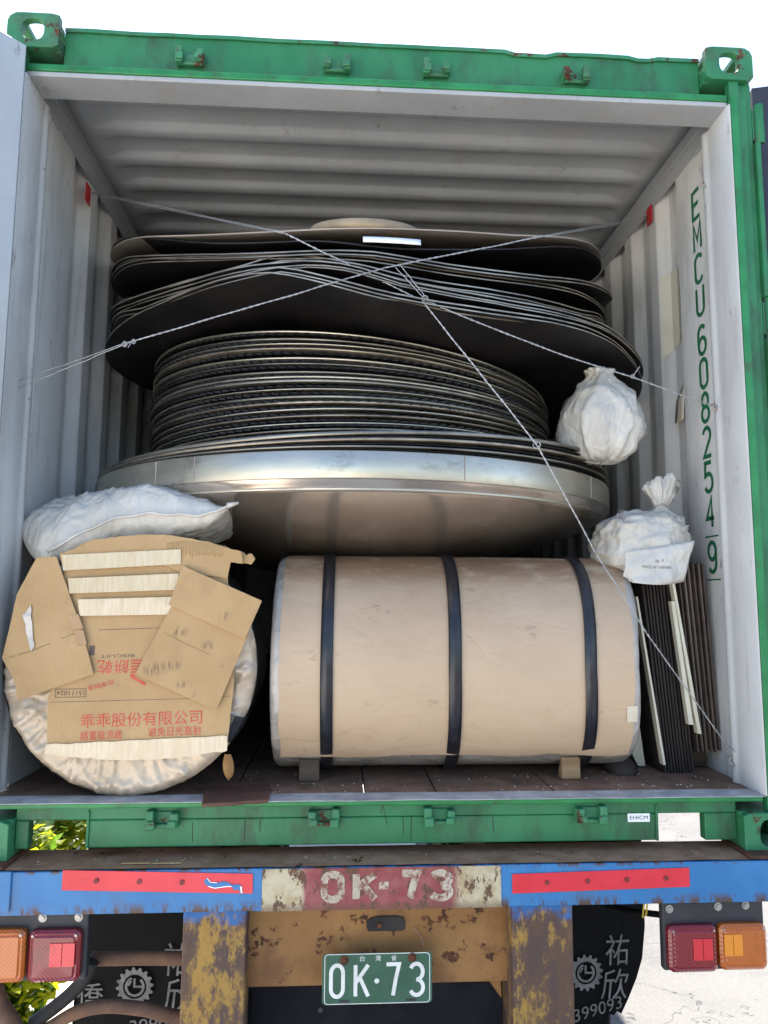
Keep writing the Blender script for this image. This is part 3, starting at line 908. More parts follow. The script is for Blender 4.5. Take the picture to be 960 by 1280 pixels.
# ------------------------------------------------------------------ trailer chassis
chs = root('trailer_chassis', (0, 0, GZ), 'weathered trailer chassis with blue rear bumper and rusty yellow uprights', 'trailer')
mb = MB()
mb.box(-1.24, 1.24, -0.050, 0.12, -0.112, 0.000)
mb.box(-1.24, -1.02, -0.056, -0.0505, -0.1, 0.004)
bp = mb.build('rear_bumper', M['blue'], chs, bevel=0.004)
MB().sheet([[(x, y, 0.0035+0.002*noise.noise(Vector((x*9, y*30, 0)))) for x in [-1.24+2.48*i/50 for i in range(51)]] for y in (-0.046, 0.0, 0.06, 0.119)]).build('bumper_top', M['brown_top'], chs)
for sx in (-1, 1):
    MB().box(min(sx*1.045, sx*1.24), max(sx*1.045, sx*1.24), -.049, .119, .0045, .0145).build('casting_seat', M['rust'], chs, bevel=.002)
MB().box(-0.347, 0.318, -0.0535, -0.0505, -0.111, -0.001).build('number_board', M['numboard'], chs)
mb = MB()
for ch, x, w in (('O', -0.186, .066), ('K', -0.098, .072), ('7', 0.030, .062), ('3', 0.113, .070)):
    put_glyph(mb, ch, (x, -0.0545, -0.093), w, 0.086, 0.020)
mb.box(-0.024, 0.002, -0.0545, -0.0538, -0.058, -0.038)
mb.build('board_lettering', M['numwhite'], chs)
def stripe(x0, x1, za, zb, riv, peel):
    mb = MB()
    n = 40
    mb.sheet([[(x0+(x1-x0)*i/n, -0.0530-0.0004*noise.noise(Vector((i*.7, 0, 0))), za+(zb-za)*i/n+dz) for i in range(n+1)] for dz in (0, 0.0515)], smooth=False)
    o = mb.build('reflective_stripe', M['red_tape'], bp, thick=0.002)
    for x in riv:
        t = (x-x0)/(x1-x0)
        m2 = MB()
        m2.disc((x, -0.0532, za+(zb-za)*t+.026), (0, -1, 0), 0.0068, 0.0028, 12)
        m2.build('rivet', M['rivet'], o)
    return o
s1 = stripe(-0.886, -0.373, -0.047, -0.064, (-.795, -.68, -.565), True)
# the worn patch where the tape has torn away
mb = MB()
pp = [(-.505, -.028), (-.497, -.020), (-.488, -.032), (-.470, -.034), (-.452, -.030), (-.437, -.034), (-.428, -.040), (-.412, -.038), (-.402, -.044), (-.400, -.060), (-.406, -.060), (-.412, -.052), (-.424, -.054), (-.428, -.046), (-.442, -.044), (-.458, -.046), (-.476, -.048), (-.492, -.043), (-.503, -.036)]
mb.add([(a, -.0548, b) for a, b in pp], [tuple(range(len(pp)))[::-1]], 0)
vs, fs = ribbon([(-.494, -.042), (-.476, -.0475), (-.458, -.0455), (-.442, -.0435), (-.430, -.044)], .0022, False)
mb.add([(v.x, -.0551, v.y) for v in vs], fs, 1)
vs, fs = ribbon([(-.405, -.044), (-.402, -.061)], .0045, False)
mb.add([(v.x, -.0551, v.y) for v in vs], fs, 1)
vs, fs = ribbon([(-.497, -.021), (-.488, -.032), (-.470, -.0335)], .0018, False)
mb.add([(v.x, -.0551, v.y) for v in vs], fs, 1)
mb.build('torn_patch', [M['blue'], M['label_white']], s1)
stripe(0.350, 0.861, -0.076, -0.066, (.449, .565, .678, .792), False)

for x0, x1 in ((-0.563, -0.390), (0.353, 0.527)):
    mb = MB()
    mb.box(x0, x1, -0.030, 0.045, -1.02, -0.1125)
    mb.box(x0+.01, x1-.01, 0.046, 0.16, -0.9, -0.1135)
    mb.build('bumper_upright', M['pillar'], chs, bevel=0.004)
mb = MB()
mb.box(-0.555, 0.52, 0.050, 0.072, -0.356, -0.1130)
mb.box(-0.555, 0.52, 0.072, 0.16, -0.356, -0.340)
mb.build('cross_member', M['orange'], chs, bevel=0.004)
mb = MB()
pl = [(-.055, -.198), (-.055, -.183), (-.045, -.174), (-.02, -.169), (.03, -.169), (.052, -.173), (.057, -.185), (.057, -.205), (.050, -.210), (-.05, -.210)]
mb.prism(pl, 'y', 0.044, 0.0495)
o = mb.build('plate_lamp_bracket', M['chassis'], chs, bevel=.002)
m2 = MB(); m2.disc((-.018, .0435, -.192), (0, -1, 0), .007, .006, 8); m2.build('bolt', M['rust'], o)
m2 = MB()
m2.tube([(.08+.03*sin(t), .049, -.20-.055*t/1.6) for t in [0, .3, .6, .9, 1.2, 1.6]], .003, 6); m2.build('scar', M['brown_top'], chs)
# gussets and long rails
for x in (-0.47, 0.44):
    mb = MB()
    mb.box(x-.06, x+.06, 0.17, 11.0, -0.16, -0.1145); mb.box(x-.007, x+.007, 0.17, 11.0, -0.40, -0.1605); mb.box(x-.06, x+.06, 0.17, 11.0, -0.42, -0.4005)
    mb.build('frame_rail', M['chassis'], chs)
MB().prism([(0.345, -0.36), (0.345, -0.42), (0.30, -0.36)], 'y', 0.09, 0.10).build('gusset', M['orange'], chs)
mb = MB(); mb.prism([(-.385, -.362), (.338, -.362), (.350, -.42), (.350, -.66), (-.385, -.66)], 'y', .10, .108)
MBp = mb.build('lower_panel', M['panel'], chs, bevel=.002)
m2 = MB(); m2.disc((-.185, .0995, -.445), (0, -1, 0), .008, .002, 10); m2.build('hole_plug', M['black'], MBp)
# number plate
mb = MB()
n = 8
pl = []
for cx, cz, a0 in ((.117, -.249, 0), (-.169, -.249, 90), (-.169, -.362, 180), (.117, -.362, 270)):
    pl += [(cx+.010*cos(radians(a0+90*k/5)), cz+.010*sin(radians(a0+90*k/5))) for k in range(6)]
mb.prism(pl, 'y', -0.0200, -0.0185)
npl = mb.build('number_plate', M['plate'], chs, bevel=.0006)
mb = MB()
fr = [(a*0.955-.026*.045, b+(-.3055-b)*.03) for a, b in pl]
vs, fs = ribbon(fr, .002, True)
mb.add([(v.x, -.0206, v.y) for v in vs], [x for x in fs])
for ch, x, w in (('O', -0.160, .044), ('K', -0.092, .046), ('7', -0.006, .046), ('3', 0.061, .046)):
    put_glyph(mb, ch, (x, -0.0208, -0.356), w, 0.092, 0.0105)
mb.disc((-.0275, -.0206, -.312), (0, -1, 0), .0068, .0006, 12)
for ch, x in (('台', -.068), ('灣', -.024), ('省', .020)):
    put_text(mb, ch, (x, -.0208, -.2525), .015, .015)
mb.build('plate_lettering', M['white'], npl)
for x, z in ((-.118, -.256), (.071, -.2525)):
    m2 = MB(); m2.disc((x, -.0203, z), (0, -1, 0), .0125, .002, 14); m2.disc((x, -.0223, z), (0, -1, 0), .007, .004, 6)
    m2.build('plate_bolt', M['rust'], npl)
for x in (-.117, .068):
    MB().box(x-.014, x+.014, -.0209, -.0202, -.366, -.360).build('plate_slot', M['black'], npl)

# rear lamps
def rlens(x0, x1, z0, z1, y, mat, hi, hx0, hx1, hz0, hz1, par):
    mb = MB()
    rr = .018
    def rect(i, yy):
        P = []
        for cx, cz, a0 in ((x1-rr, z1-rr, 0), (x0+rr, z1-rr, 90), (x0+rr, z0+rr, 180), (x1-rr, z0+rr, 270)):
            P += [(cx+(rr-i*.6)*cos(radians(a0+90*k/5)), yy, cz+(rr-i*.6)*sin(radians(a0+90*k/5))) for k in range(6)]
        xc, zc = (x0+x1)/2, (z0+z1)/2
        return [(xc+(p[0]-xc)*(1-i*2/(x1-x0)*.4), p[1], zc+(p[2]-zc)*(1-i*2/(z1-z0)*.4)) for p in P]
    rings = [rect(0, y), rect(.0, y-.016), rect(.008, y-.024), rect(.013, y-.022), rect(.018, y-.026)]
    n = 24
    vs = [p for q in rings for p in q]
    fs = [(i*n+k, i*n+(k+1) % n, (i+1)*n+(k+1) % n, (i+1)*n+k) for i in range(4) for k in range(n)]
    fs.append(tuple(4*n+k for k in range(n)))
    mb.add(vs, fs)
    o = mb.build('lamp_lens', mat, par, bevel=.0015)
    m2 = MB()
    xm = (hx0+hx1)/2
    m2.box(hx0, xm-.0008, y-.0285, y-.0262, hz0, hz1); m2.box(xm+.0008, hx1, y-.0285, y-.0262, hz0, hz1)
    m2.build('reflector', hi, o, bevel=.0008)
    for sx_ in (x0+.012, x1-.012):
        m3 = MB(); m3.disc((sx_, y-.0255, z1-.012), (0, -1, 0), .0035, .001, 8); m3.build('screw', M['bolt'], o)
    return o
def tail(x0, x1, z0, z1, lab):
    mb = MB()
    mb.box(x0, x1, -.016, .012, z0, z1)
    o = mb.build('lamp_housing', M['housing'], chs, bevel=.006)
    if lab: o['label'] = lab
    return o
tl = tail(-1.115, -0.822, -0.294, -0.114, None)
rlens(-0.972, -0.834, -.289, -.156, -.017, M['lens_red'], M['lens_red_hi'], -.912, -.846, -.246, -.186, tl)
rlens(-1.112, -0.980, -.288, -.153, -.017, M['lens_or'], M['lens_or_hi'], -1.10, -1.045, -.246, -.186, tl)
tr_ = tail(0.793, 1.094, -0.307, -0.120, None)
rlens(0.800, 0.943, -.303, -.178, -.017, M['lens_red'], M['lens_red_hi'], .868, .924, -.268, -.210, tr_)
rlens(0.949, 1.088, -.300, -.176, -.017, M['lens_or'], M['lens_or_hi'], .958, 1.012, -.258, -.200, tr_)
for x, z, o in ((-.945, -.131, tl), (-.848, -.131, tl), (.814, -.139, tr_), (.958, -.135, tr_), (1.04, -.133, tr_)):
    m2 = MB(); m2.disc((x, -.0165, z), (0, -1, 0), .0115, .002, 16); m2.disc((x, -.0185, z), (0, -1, 0), .0065, .004, 6)
    m2.build('bolt', M['bolt'], o)
for x in (-1.05, 1.05, -.86, .84):
    MB().box(x-.02, x+.02, .0125, .05, -.2, -.113).build('lamp_bracket', M['chassis'], chs)

# wheels and axles
def wheel(x, y):
    mb = MB()
    R0, wd = 0.50, 0.25
    prof = [(.28, -wd/2+.03), (.33, -wd/2+.005), (.42, -wd/2-.004), (.475, -wd/2+.01), (.495, -wd/2+.03), (.5, -wd/4), (.485, -wd/4+.006), (.485, -wd/4+.018), (.5, -wd/4+.024), (.502, -.012), (.487, -.008), (.487, .008), (.502, .012)]
    prof = prof + [(a, -b) for a, b in prof[:9][::-1]]
    n = 48
    vs, fs = [], []
    for (rr, xx) in prof:
        for k in range(n):
            a = 2*pi*k/n
            vs.append((x+xx, y+rr*cos(a), GZ+R0+rr*sin(a)))
    for i in range(len(prof)-1):
        for k in range(n):
            fs.append((i*n+k, (i+1)*n+k, (i+1)*n+(k+1) % n, i*n+(k+1) % n))
    mb.add(vs, fs, 0, True)
    o = mb.build('wheel', M['rubber'], chs)
    m2 = MB()
    m2.cyl((x-.10, y, GZ+R0), (x+.10, y, GZ+R0), .29, 28)
    m2.build('rim', M['chassis'], o)
for y in (1.45, 2.7):
    for x in (-0.87, -0.60, 0.60, 0.87):
        wheel(x, y)
    m2 = MB(); m2.cyl((-.9, y, GZ+.5), (.9, y, GZ+.5), .07); m2.build('axle', M['chassis'], chs)

# mud flaps with print
def flap(poly, yb, sx):
    def warp(p):
        return Vector((p[0], yb+0.03*(sx*p[0]-.8)*2+0.06*max(0, -p[2]-.55), p[2]))
    mb = MB()
    # grid triangulated fan strips: many points along the outline joined to rows
    n = len(poly)
    vs = [tuple(warp((a, 0, b))) for a, b in poly]
    vb = [(p[0], p[1]+.008, p[2]) for p in vs]
    fs = [tuple(range(n)), tuple(range(n, 2*n))[::-1]] + [(i, n+i, n+(i+1) % n, (i+1) % n) for i in range(n)]
    mb.add(vs+vb, fs)
    o = mb.build('mud_flap', M['rubber'], chs)
    return o, warp
RP = [(.56, -.12), (.992, -.12), (.994, -.45), (.980, -.56), (.957, -.63), (.925, -.70), (.898, -.752), (.882, -.742), (.868, -.756), (.852, -.749), (.842, -.79), (.80, -.84), (.56, -.86)]
def frontwarp(w, d=.0035):
    return lambda p: w(p) + Vector((0, -d, 0))
def gear(mb, c, R, warp, mi=0):
    n, pts_o, pts_i = 16*4, [], []
    for k in range(n):
        a = 2*pi*(k+.5)/n
        ro = R if (k % 4) in (0, 1) else R*.84
        pts_o.append((c[0]+ro*cos(a), 0, c[2]+ro*sin(a))); pts_i.append((c[0]+R*.62*cos(a), 0, c[2]+R*.62*sin(a)))
    mb.add([warp(Vector(p)) for p in pts_o+pts_i], [(k, n+k, n+(k+1) % n, (k+1) % n) for k in range(n)], mi)
    ri = [(c[0]+R*.46*cos(radians(a)), c[2]+R*.46*sin(radians(a))) for a in range(-250, 65, 15)]
    vs, fs = ribbon(ri, R*.13, False)
    mb.add([warp(Vector((v.x, 0, v.y))) for v in vs], fs, mi)
    for q in ([(-.02, .42), (-.02, .0), (.42, .0)], [(-.34, .05), (-.2, .3)]):
        vs, fs = ribbon([(c[0]+R*a, c[2]+R*b) for a, b in q], R*.11, False)
        mb.add([warp(Vector((v.x, 0, v.y))) for v in vs], fs, mi)
fo, wp = flap(RP, 0.60, 1)
fw = frontwarp(wp)
mb = MB()
put_text(mb, '祐', (.884, 0, -.525), .088, .106, warp=fw, shear=.06); put_text(mb, '欣', (.874, 0, -.645), .098, .106, warp=fw, shear=.12)
gear(mb, (.764, 0, -.600), .064, fw)
put_text(mb, '399093', (.808, 0, -.728), .185, .044, ang=radians(13), warp=fw, shear=.15)
mb.build('flap_print', M['flapprint'], fo)
LP = [(-.56, -.12), (-1.03, -.12), (-1.05, -.45), (-1.055, -.60), (-1.062, -.75), (-1.06, -.86), (-.56, -.86)][::-1]
fo, wp = flap(LP, 0.60, -1)
fw = frontwarp(wp)
mb = MB()
put_text(mb, '祐', (-.700, 0, -.520), .095, .11, warp=fw, shear=.05); put_text(mb, '欣', (-.688, 0, -.640), .10, .115, warp=fw, shear=.1)
gear(mb, (-.845, 0, -.612), .066, fw)
put_text(mb, '僑', (-1.0, 0, -.65), .09, .10, warp=fw)
put_text(mb, '399093', (-.76, 0, -.735), .2, .044, ang=radians(8), warp=fw, shear=.12)
mb.build('flap_print', M['flapprint'], fo)

# rusty tubes, cables
def bz(pts, n=8):
    P = [Vector(p) for p in pts]; out = []
    for i in range(len(P)-1):
        a, b, c, d = P[max(i-1, 0)], P[i], P[i+1], P[min(i+2, len(P)-1)]
        for k in range(n):
            t = k/n
            out.append(0.5*((2*b)+(c-a)*t+(2*a-5*b+4*c-d)*t*t+(3*b-a-3*c+d)*t**3))
    return out+[P[-1]]
mb = MB(); mb.tube(bz([(-.845, .10, -.292), (-.70, .10, -.293), (-.565, .09, -.292)]), .019, 12); mb.build('guard_tube', M['rusty'], chs)
mb = MB(); mb.tube(bz([(-1.02, .05, -.50), (-.93, .05, -.445), (-.86, .05, -.408), (-.78, .05, -.395), (-.68, .05, -.405), (-.60, .05, -.425), (-.45, .08, -.46)]), .018, 12); mb.build('guard_tube', M['rusty'], chs)
mb = MB(); mb.tube(bz([(-1.10, .02, -.25), (-1.085, .02, -.31), (-1.06, .02, -.37), (-1.02, .02, -.43), (-.99, .02, -.52), (-.98, .02, -.60)]), .024, 12); mb.build('guard_tube', M['rusty'], chs)
mb = MB(); mb.tube(bz([(-.83, .06, -.28), (-.85, .06, -.325), (-.885, .06, -.365), (-.935, .06, -.405), (-.985, .06, -.44)]), .019, 12); mb.build('guard_tube', M['chassis'], chs)
mb = MB(); mb.tube(bz([(.55, .30, -.17), (.66, .30, -.225), (.76, .2, -.225), (.82, .03, -.175)]), .009, 8); mb.build('lamp_cable', M['rubber'], chs)
mb = MB(); mb.tube(bz([(-.83, .35, -.22), (-.76, .35, -.255), (-.68, .35, -.255), (-.60, .35, -.20)]), .006, 8); mb.build('lamp_cable', M['steel_brown'], chs)
mb = MB(); mb.tube([(.776, .06, -.115), (.762, .05, -.19)], .0025, 6); mb.tube([(.787, .06, -.115), (.772, .05, -.185)], .0025, 6); mb.build('cable_tie', M['yellow'], chs)

# ------------------------------------------------------------------ cargo: coil on its side (left)
CX, CZ, CR = -0.765, 0.537, 0.374
coil = root('upright_coil', (CX, 0.25, CZ-CR), 'upright coil wrapped in crinkled film with old carton taped over its round face', 'metal coil')
mb = MB()
nr, na = 46, 260
grid = []
def facey(rr, a):
    v = Vector((rr*cos(a)*4, rr*sin(a)*4, 1.3))
    q = (rr/CR)**1.2
    f1 = (1-min(1, abs(noise.noise(Vector((cos(a)*4.5, sin(a)*4.5, rr*3.0))))*5))**2
    f2 = (1-min(1, abs(noise.noise(Vector((cos(a)*7+rr*9, sin(a)*7, rr*5+4))))*5))**2
    f3 = (1-min(1, abs(noise.noise(v*3+Vector((3, 1, 0))))*4))**2
    return 0.064 - q*(.013*f1+.010*f2) - .006*f3 - 0.012*noise.noise(v*1.2) + 0.03*max(0, (rr/CR-.93)/.07)**2
for i in range(nr+1):
    rr = CR*i/nr
    grid.append([(CX+rr*cos(2*pi*k/na), facey(rr, 2*pi*k/na), CZ+rr*sin(2*pi*k/na)) for k in range(na+1)])
mb.sheet(grid)
mb.build('face_film', M['film'], coil)
mb = MB()
for q, (ya, yb, rr) in enumerate(((.088, .13, CR+.001), (.13, .135, CR-.006), (.135, .42, CR-.004))):
    mb.sheet([[(CX+rr*(1+.004*noise.noise(Vector((k*.4, y*9, 0))))*cos(2*pi*k/na), y, CZ+rr*sin(2*pi*k/na)) for y in (ya, yb)] for k in range(na+1)])
mb.add([(CX+(CR-.004)*cos(2*pi*k/na), .42, CZ+(CR-.004)*sin(2*pi*k/na)) for k in range(na)], [tuple(range(na))[::-1]])
mb.build('coil_body', M['strap'], coil)
def slab(name, poly, y, th, mat, par, warpf=None, label=None):
    """a thin board of the given x,z outline standing in front of the coil"""
    mb = MB()
    mb.prism(poly, 'y', y, y+th)
    if warpf:
        mb.v = [tuple(Vector(p)+Vector((0, warpf(p[0], p[2]), 0))) for p in mb.v]
    o = mb.build(name, mat, par, bevel=0.0012)
    if label: o['label'] = label
    return o
def rag(poly, amp, step=0.014, seed=0):
    """roughen an outline"""
    out = []
    n = len(poly)
    for i in range(n):
        a, b = Vector(poly[i]), Vector(poly[(i+1) % n])
        k = max(1, int((b-a).length/step))
        for j in range(k):
            p = a+(b-a)*j/k
            d = noise.noise_vector(Vector((p.x*70+seed, p.y*70, 0)))
            out.append((p.x+d.x*amp, p.y+d.y*amp))
    return out
YB = .0305
big = slab('printed_carton', rag([(-.978, .30), (-.985, .452), (-.93, .60), (-.965, .85), (-.955, .875), (-.88, .905), (-.80, .913), (-.675, .912), (-.60, .905), (-.482, .880), (-.474, .694), (-.450, .50), (-.465, .325)], .0015), .0305, .005, M['carton'], coil, label='large flattened carton panel with red printing')
mb = MB()
put_text(mb, '乖乖股份有限公司', (-.714, .0296, .392), .346, .040, ang=radians(2.0))
mb.build('company_name', M['print_red'], big)
mb = MB()
put_text(mb, '請置陰涼處', (-.827, .0296, .347), .118, .026, ang=radians(2))
mb.build('storage_notice', M['print_red'], big)
mb = MB()
put_text(mb, '避免日光直射', (-.618, .0296, .357), .152, .026, ang=radians(2))
mb.build('sunlight_notice', M['print_red'], big)
mb = MB()
put_text(mb, '餅乾', (-.802, .0296, .541), .092, .041, ang=radians(181.5))
mb.build('product_name', M['print_red'], big)
mb = MB()
put_text(mb, '台灣製造', (-.835, .0296, .488), .075, .015, ang=radians(194))
mb.build('origin_stamp', M['print_red'], big)
mb = MB()
put_text(mb, '837-02517', (-.715, .0296, .703), .12, .017, ang=radians(2))
mb.build('code_number', M['print_red'], big)
mb = MB()
for k in range(6):
    mb.box(-.752, -.700, .0292, .0297, .515+k*.0085, .519+k*.0085)
mb.box(-.752, -.705, .0292, .0297, .498, .5055, rot=Matrix.Rotation(radians(28), 3, 'Y'))
mb.build('red_bars', M['print_red'], big)
mb = MB()
put_text(mb, 'BISCUIT', (-.792, .0296, .572), .098, .0085, ang=radians(181.5))
put_text(mb, '15111024', (-.920, .0296, .466), .078, .013, ang=radians(180))
vs, fs = ribbon([(-.963, .454), (-.876, .455), (-.877, .478), (-.964, .477)], .0016, True)
mb.add([(v.x, .0296, v.y) for v in vs], fs)
mb.box(-.872, -.858, .0292, .0297, .574, .602)
vs, fs = ribbon([(-.85, .647), (-.66, .654)], .0015, False)
mb.add([(v.x, .0296, v.y) for v in vs], fs)
vs, fs = ribbon([(-.975, .440), (-.80, .444), (-.60, .449), (-.46, .455)], .0011, False)
mb.add([(v.x, .0296, v.y) for v in vs], fs)
mb.build('dark_lettering', M['print_dark'], big)
slab('torn_carton', rag([(-.972, .868), (-.90, .902), (-.872, .914), (-.76, .928), (-.662, .930), (-.538, .909), (-.441, .881), (-.435, .845), (-.470, .848), (-.479, .800), (-.62, .818), (-.66, .835), (-.80, .85), (-.962, .835)], .003), .0235, .0045, M['carton'], coil, lambda x, z: .04*max(0, z-.86))
# torn-off layer showing the corrugations
mb = MB()
for k in range(26):
    x = -.660+k*.0068
    zb = .868+.018*noise.noise(Vector((k*.5, 3, 0)))
    mb.cyl((x, .0234+.04*max(0, zb-.86), zb), (x+.001, .0234+.04*.045, .9125-.008*abs(k-8)*.10), .0013, 5)
mb.build('bared_flutes', M['carton'], coil)
slab('carton_tongue', rag([(-.456, .846), (-.447, .884), (-.428, .874), (-.412, .877), (-.402, .860), (-.412, .842), (-.432, .846)], .005, .007), .043, .010, M['carton'], coil)
lf = slab('left_carton_flap', rag([(-1.034, .858), (-.977, .861), (-.930, .74), (-.894, .648), (-.853, .521), (-.955, .485), (-1.062, .446), (-1.08, .51), (-1.117, .567), (-1.10, .66), (-1.085, .75)], .0012), .0170, .005, M['carton'], coil, lambda x, z: -.010*(z-.65)-.035*max(0, .62-z)*.5+.03*max(0, -1.05-x)*2)
mb = MB()
vs, fs = ribbon([(-1.10, .567), (-1.03, .588), (-.96, .618), (-.888, .648)], .0030, False)
mb.add([(v.x, .0160-.010*(v.y-.65)-.0175*max(0, .62-v.y)+.06*max(0, -1.05-v.x), v.y) for v in vs], fs)
mb.build('fold_line', M['card_stain'], lf)
for poly in ([(-.94, .690), (-.905, .694), (-.888, .652), (-.918, .648)], [(-.918, .646), (-.888, .648), (-.876, .606), (-.902, .602)]):
    slab('brown_tape', poly, .0145, .0012, M['browntape'], lf)
slab('film_scrap', rag([(-1.06, .69), (-1.04, .72), (-1.025, .60), (-1.032, .585), (-1.05, .64)], .004, .01), .0120, .001, M['film_grey'], coil)
rf = slab('right_carton_flap', [(-.630, .735), (-.41, .640), (-.497, .418), (-.735, .521)], .0155, .005, M['carton_scuffed'], coil, lambda x, z: -.03*max(0, .55-z))
mb = MB()
vs, fs = ribbon([(-.655, .640), (-.60, .612), (-.52, .577), (-.45, .548)], .0024, False)
mb.add([(v.x, .0148-.03*max(0, .55-v.y), v.y) for v in vs], fs)
mb.build('fold_line', M['card_stain'], rf)
ov = slab('upper_carton_flap', [(-.609, .837), (-.373, .735), (-.420, .622), (-.645, .722)], .0070, .005, M['carton_worn'], coil, lambda x, z: .0)

for poly in ([(-.964, .866), (-.618, .886), (-.616, .842), (-.957, .820)], [(-.942, .797), (-.622, .814), (-.620, .766), (-.935, .753)], [(-.911, .736), (-.636, .745), (-.641, .693), (-.902, .688)]):
    mb = MB()
    n = 60
    a, b, c, d = [Vector(p) for p in poly]
    mb.sheet([[((d+(c-d)*i/n)*(1-t)+(a+(b-a)*i/n)*t).to_3d() for i in range(n+1)] for t in (0, .33, .66, 1)])
    mb.v = [(p[0], .0195-.0022*abs(noise.noise(Vector((p[0]*90, p[1]*6, 1)))), p[1]) for p in mb.v]
    mb.build('packing_tape', M['tape'], coil)
mb = MB()
n = 60
top = [(-.980+.515*i/n, .322+.022*i/n+.003*noise.noise(Vector((i*.2, 0, 0)))) for i in range(n+1)]
bot = [(-.980+.515*i/n, .296+.006*i/n-.022*sin(pi*i/n)+.004*noise.noise(Vector((i*.3, 5, 0)))) for i in range(n+1)]
mb.sheet([[(x0*(1-t)+x1*t, .0262-.003*abs(noise.noise(Vector((x0*60, t*2, 1)))), z0*(1-t)+z1*t) for (x0, z0), (x1, z1) in zip(bot, top)] for t in (0, .25, .5, .75, 1)])
mb.build('packing_tape', M['tape'], coil)
mb = MB()
vs = []
for k in range(9):
    a = radians(-36+k*1.6)
    for rr, y in ((CR*.72, .050), (CR*.93, .040), (CR*.995, .062), (CR+.004, .09), (CR+.004, .2)):
        vs.append((CX+rr*cos(a), y-.006, CZ+rr*sin(a)))
mb.add(vs, [(k*5+i, k*5+i+1, (k+1)*5+i+1, (k+1)*5+i) for k in range(8) for i in range(4)])
mb.build('coil_strap', M['strap'], coil, thick=.001)
mb = MB()
mb.sheet([[(-.468+.022*s*(1-t)**.7*(.4+t*1.6)+.006*t, .055+.008*s*s, .285-.075*t) for s in (-1, 0, 1)] for t in [k/6 for k in range(7)]])
tag(mb.build('dry_leaf', M['leaf_stain']), 'curled dry brown leaf dangling at the lower edge of the wrapped coil', 'leaf')

# ------------------------------------------------------------------ cargo: big kraft-wrapped coil lying across
RY, RZ, RR = 0.425, 0.5345, 0.358
RX0, RX1 = -0.352, 0.795
rolo = root('wrapped_coil', ((RX0+RX1)/2, RY, RZ-RR), 'large coil wrapped in brown kraft paper with three black straps lying across the floor', 'metal coil')
def rp(x, th, rad):
    q = max(0, (x-RX0)/(RX1-RX0))**1.5
    x += q*(.048*max(0, sin(th))**1.5 + .045*max(0, -sin(th))**1.5)
    return (x, RY-rad*cos(th), RZ+rad*sin(th))
mb = MB()
prof = [(RX0+.028, .25), (RX0+.006, .30), (RX0, .338), (RX0+.006, .349), (RX0+.02, .3545), (RX0+.05, RR-.0035)]
prof = prof + [(x, RR-.0035) for x in (0.1, .4, .6)] + [(RX1-.07, RR-.0035), (RX1-.025, .3545), (RX1-.008, .345), (RX1, .333), (RX1-.006, .30), (RX1-.02, .25)]
n = 120
mb.sheet([[rp(x, 2*pi*k/n, q*(1+.010*noise.noise(Vector((x*14, k*.35, 0)))*(1 if abs(x-.22) > .5 else .3))) for x, q in prof][::-1] for k in range(n+1)])
mb.build('coil_film', M['film_grey'], rolo)
mb = MB()
A0, A1 = radians(-51), radians(235)
cols = [RX0+.028+(RX1-RX0-.028-.026)*i/70 for i in range(71)]
rows = []
for k in range(101):
    t = A0+(A1-A0)*k/100
    row = []
    for i, x in enumerate(cols):
        lip = .016*max(0, 1-k/3.5)*(.5+.5*noise.noise(Vector((x*5, 0, 2))))
        tt = t + (.03*noise.noise(Vector((x*4, 0, 0)))+.012*noise.noise(Vector((x*22, 0, 0))) if k == 0 else 0)
        xx = x
        if i == 0: xx += .006*noise.noise(Vector((k*.2, 1, 0)))
        if i == 70: xx += .010*noise.noise(Vector((k*.15, 4, 0)))+.012*sin(t)**2*-1
        row.append(rp(xx, tt, RR+.0022*noise.noise(Vector((x*5, k*.09, 0)))+.0016*(1-min(1, abs(noise.noise(Vector((x*2.2+k*.015, k*.11, 7))))*6))+lip))
    rows.append(row[::-1])
mb.sheet(rows)
mb.build('kraft_wrap', M['kraft'], rolo)
for xa, xb in ((-.200, -.162), (.190, .230), (.612, .650)):
    mb = MB()
    mb.sheet([[rp(x, pi+2*pi*k/120, RR+.0058) for x in (xa, xb)][::-1] for k in range(121)])
    mb.build('steel_strap', M['strap'], rolo, thick=.0012)
mb = MB()
mb.sheet([[rp(x, radians(a), RR+.003) for x in (.742, .758, .775)][::-1] for a in (-28, -25, -22, -19)], smooth=False)
mb.build('tape_patch', M['masking'], rolo)
def chock(x0, x1, y0, y1, z1, mat, label):
    mb = MB(); mb.prism([(y0, .1665), (y1, .1665), (y1, z1-.045), (y0+.012, z1), (y0, z1)], 'x', x0, x1)
    o = mb.build('wooden_chock', mat, None, bevel=.003)
    c = Vector(((x0+x1)/2, (y0+y1)/2, .1665))
    o.location = c
    for v in o.data.vertices: v.co -= c
    return tag(o, label, 'wood block', 'wooden chocks under the coil')
chock(-.266, -.202, .225, .262, .234, M['wood_dark'], 'dark grey wooden chock under the left end of the kraft wrapped coil')
chock(.580, .642, .222, .260, .236, M['wood_light'], 'pale wooden chock under the right end of the kraft wrapped coil')
mb = MB()
mb.sheet([[(.815+.058*cos(a)*cos(e)*(1+.2*noise.noise(Vector((cos(a), sin(a), e)))), .33+.06*sin(a)*cos(e), .167+.052*sin(e)) for a in [2*pi*k/24 for k in range(25)]] for e in [pi/2*j/7 for j in range(8)]])
tag(mb.build('dark_wedge', M['plate_dark'], None), 'small dark rounded wedge on the floor beside the right end of the kraft coil', 'wedge')
mb = MB()
pl = rag([(-.545, .150), (-.350, .17), (-.336, .02), (-.338, -.018), (-.40, -.028), (-.520, -.040)], .006, .03)
mb.prism(pl, 'z', .1685, .179)
mb.v = [(x, y, z-.012*max(0, -y)/.04*.6) for x, y, z in mb.v]
tag(mb.build('wood_scrap', M['wood_wet'], None, bevel=.002), 'flat dark wet scrap of wood lying over the container threshold', 'wood scrap')

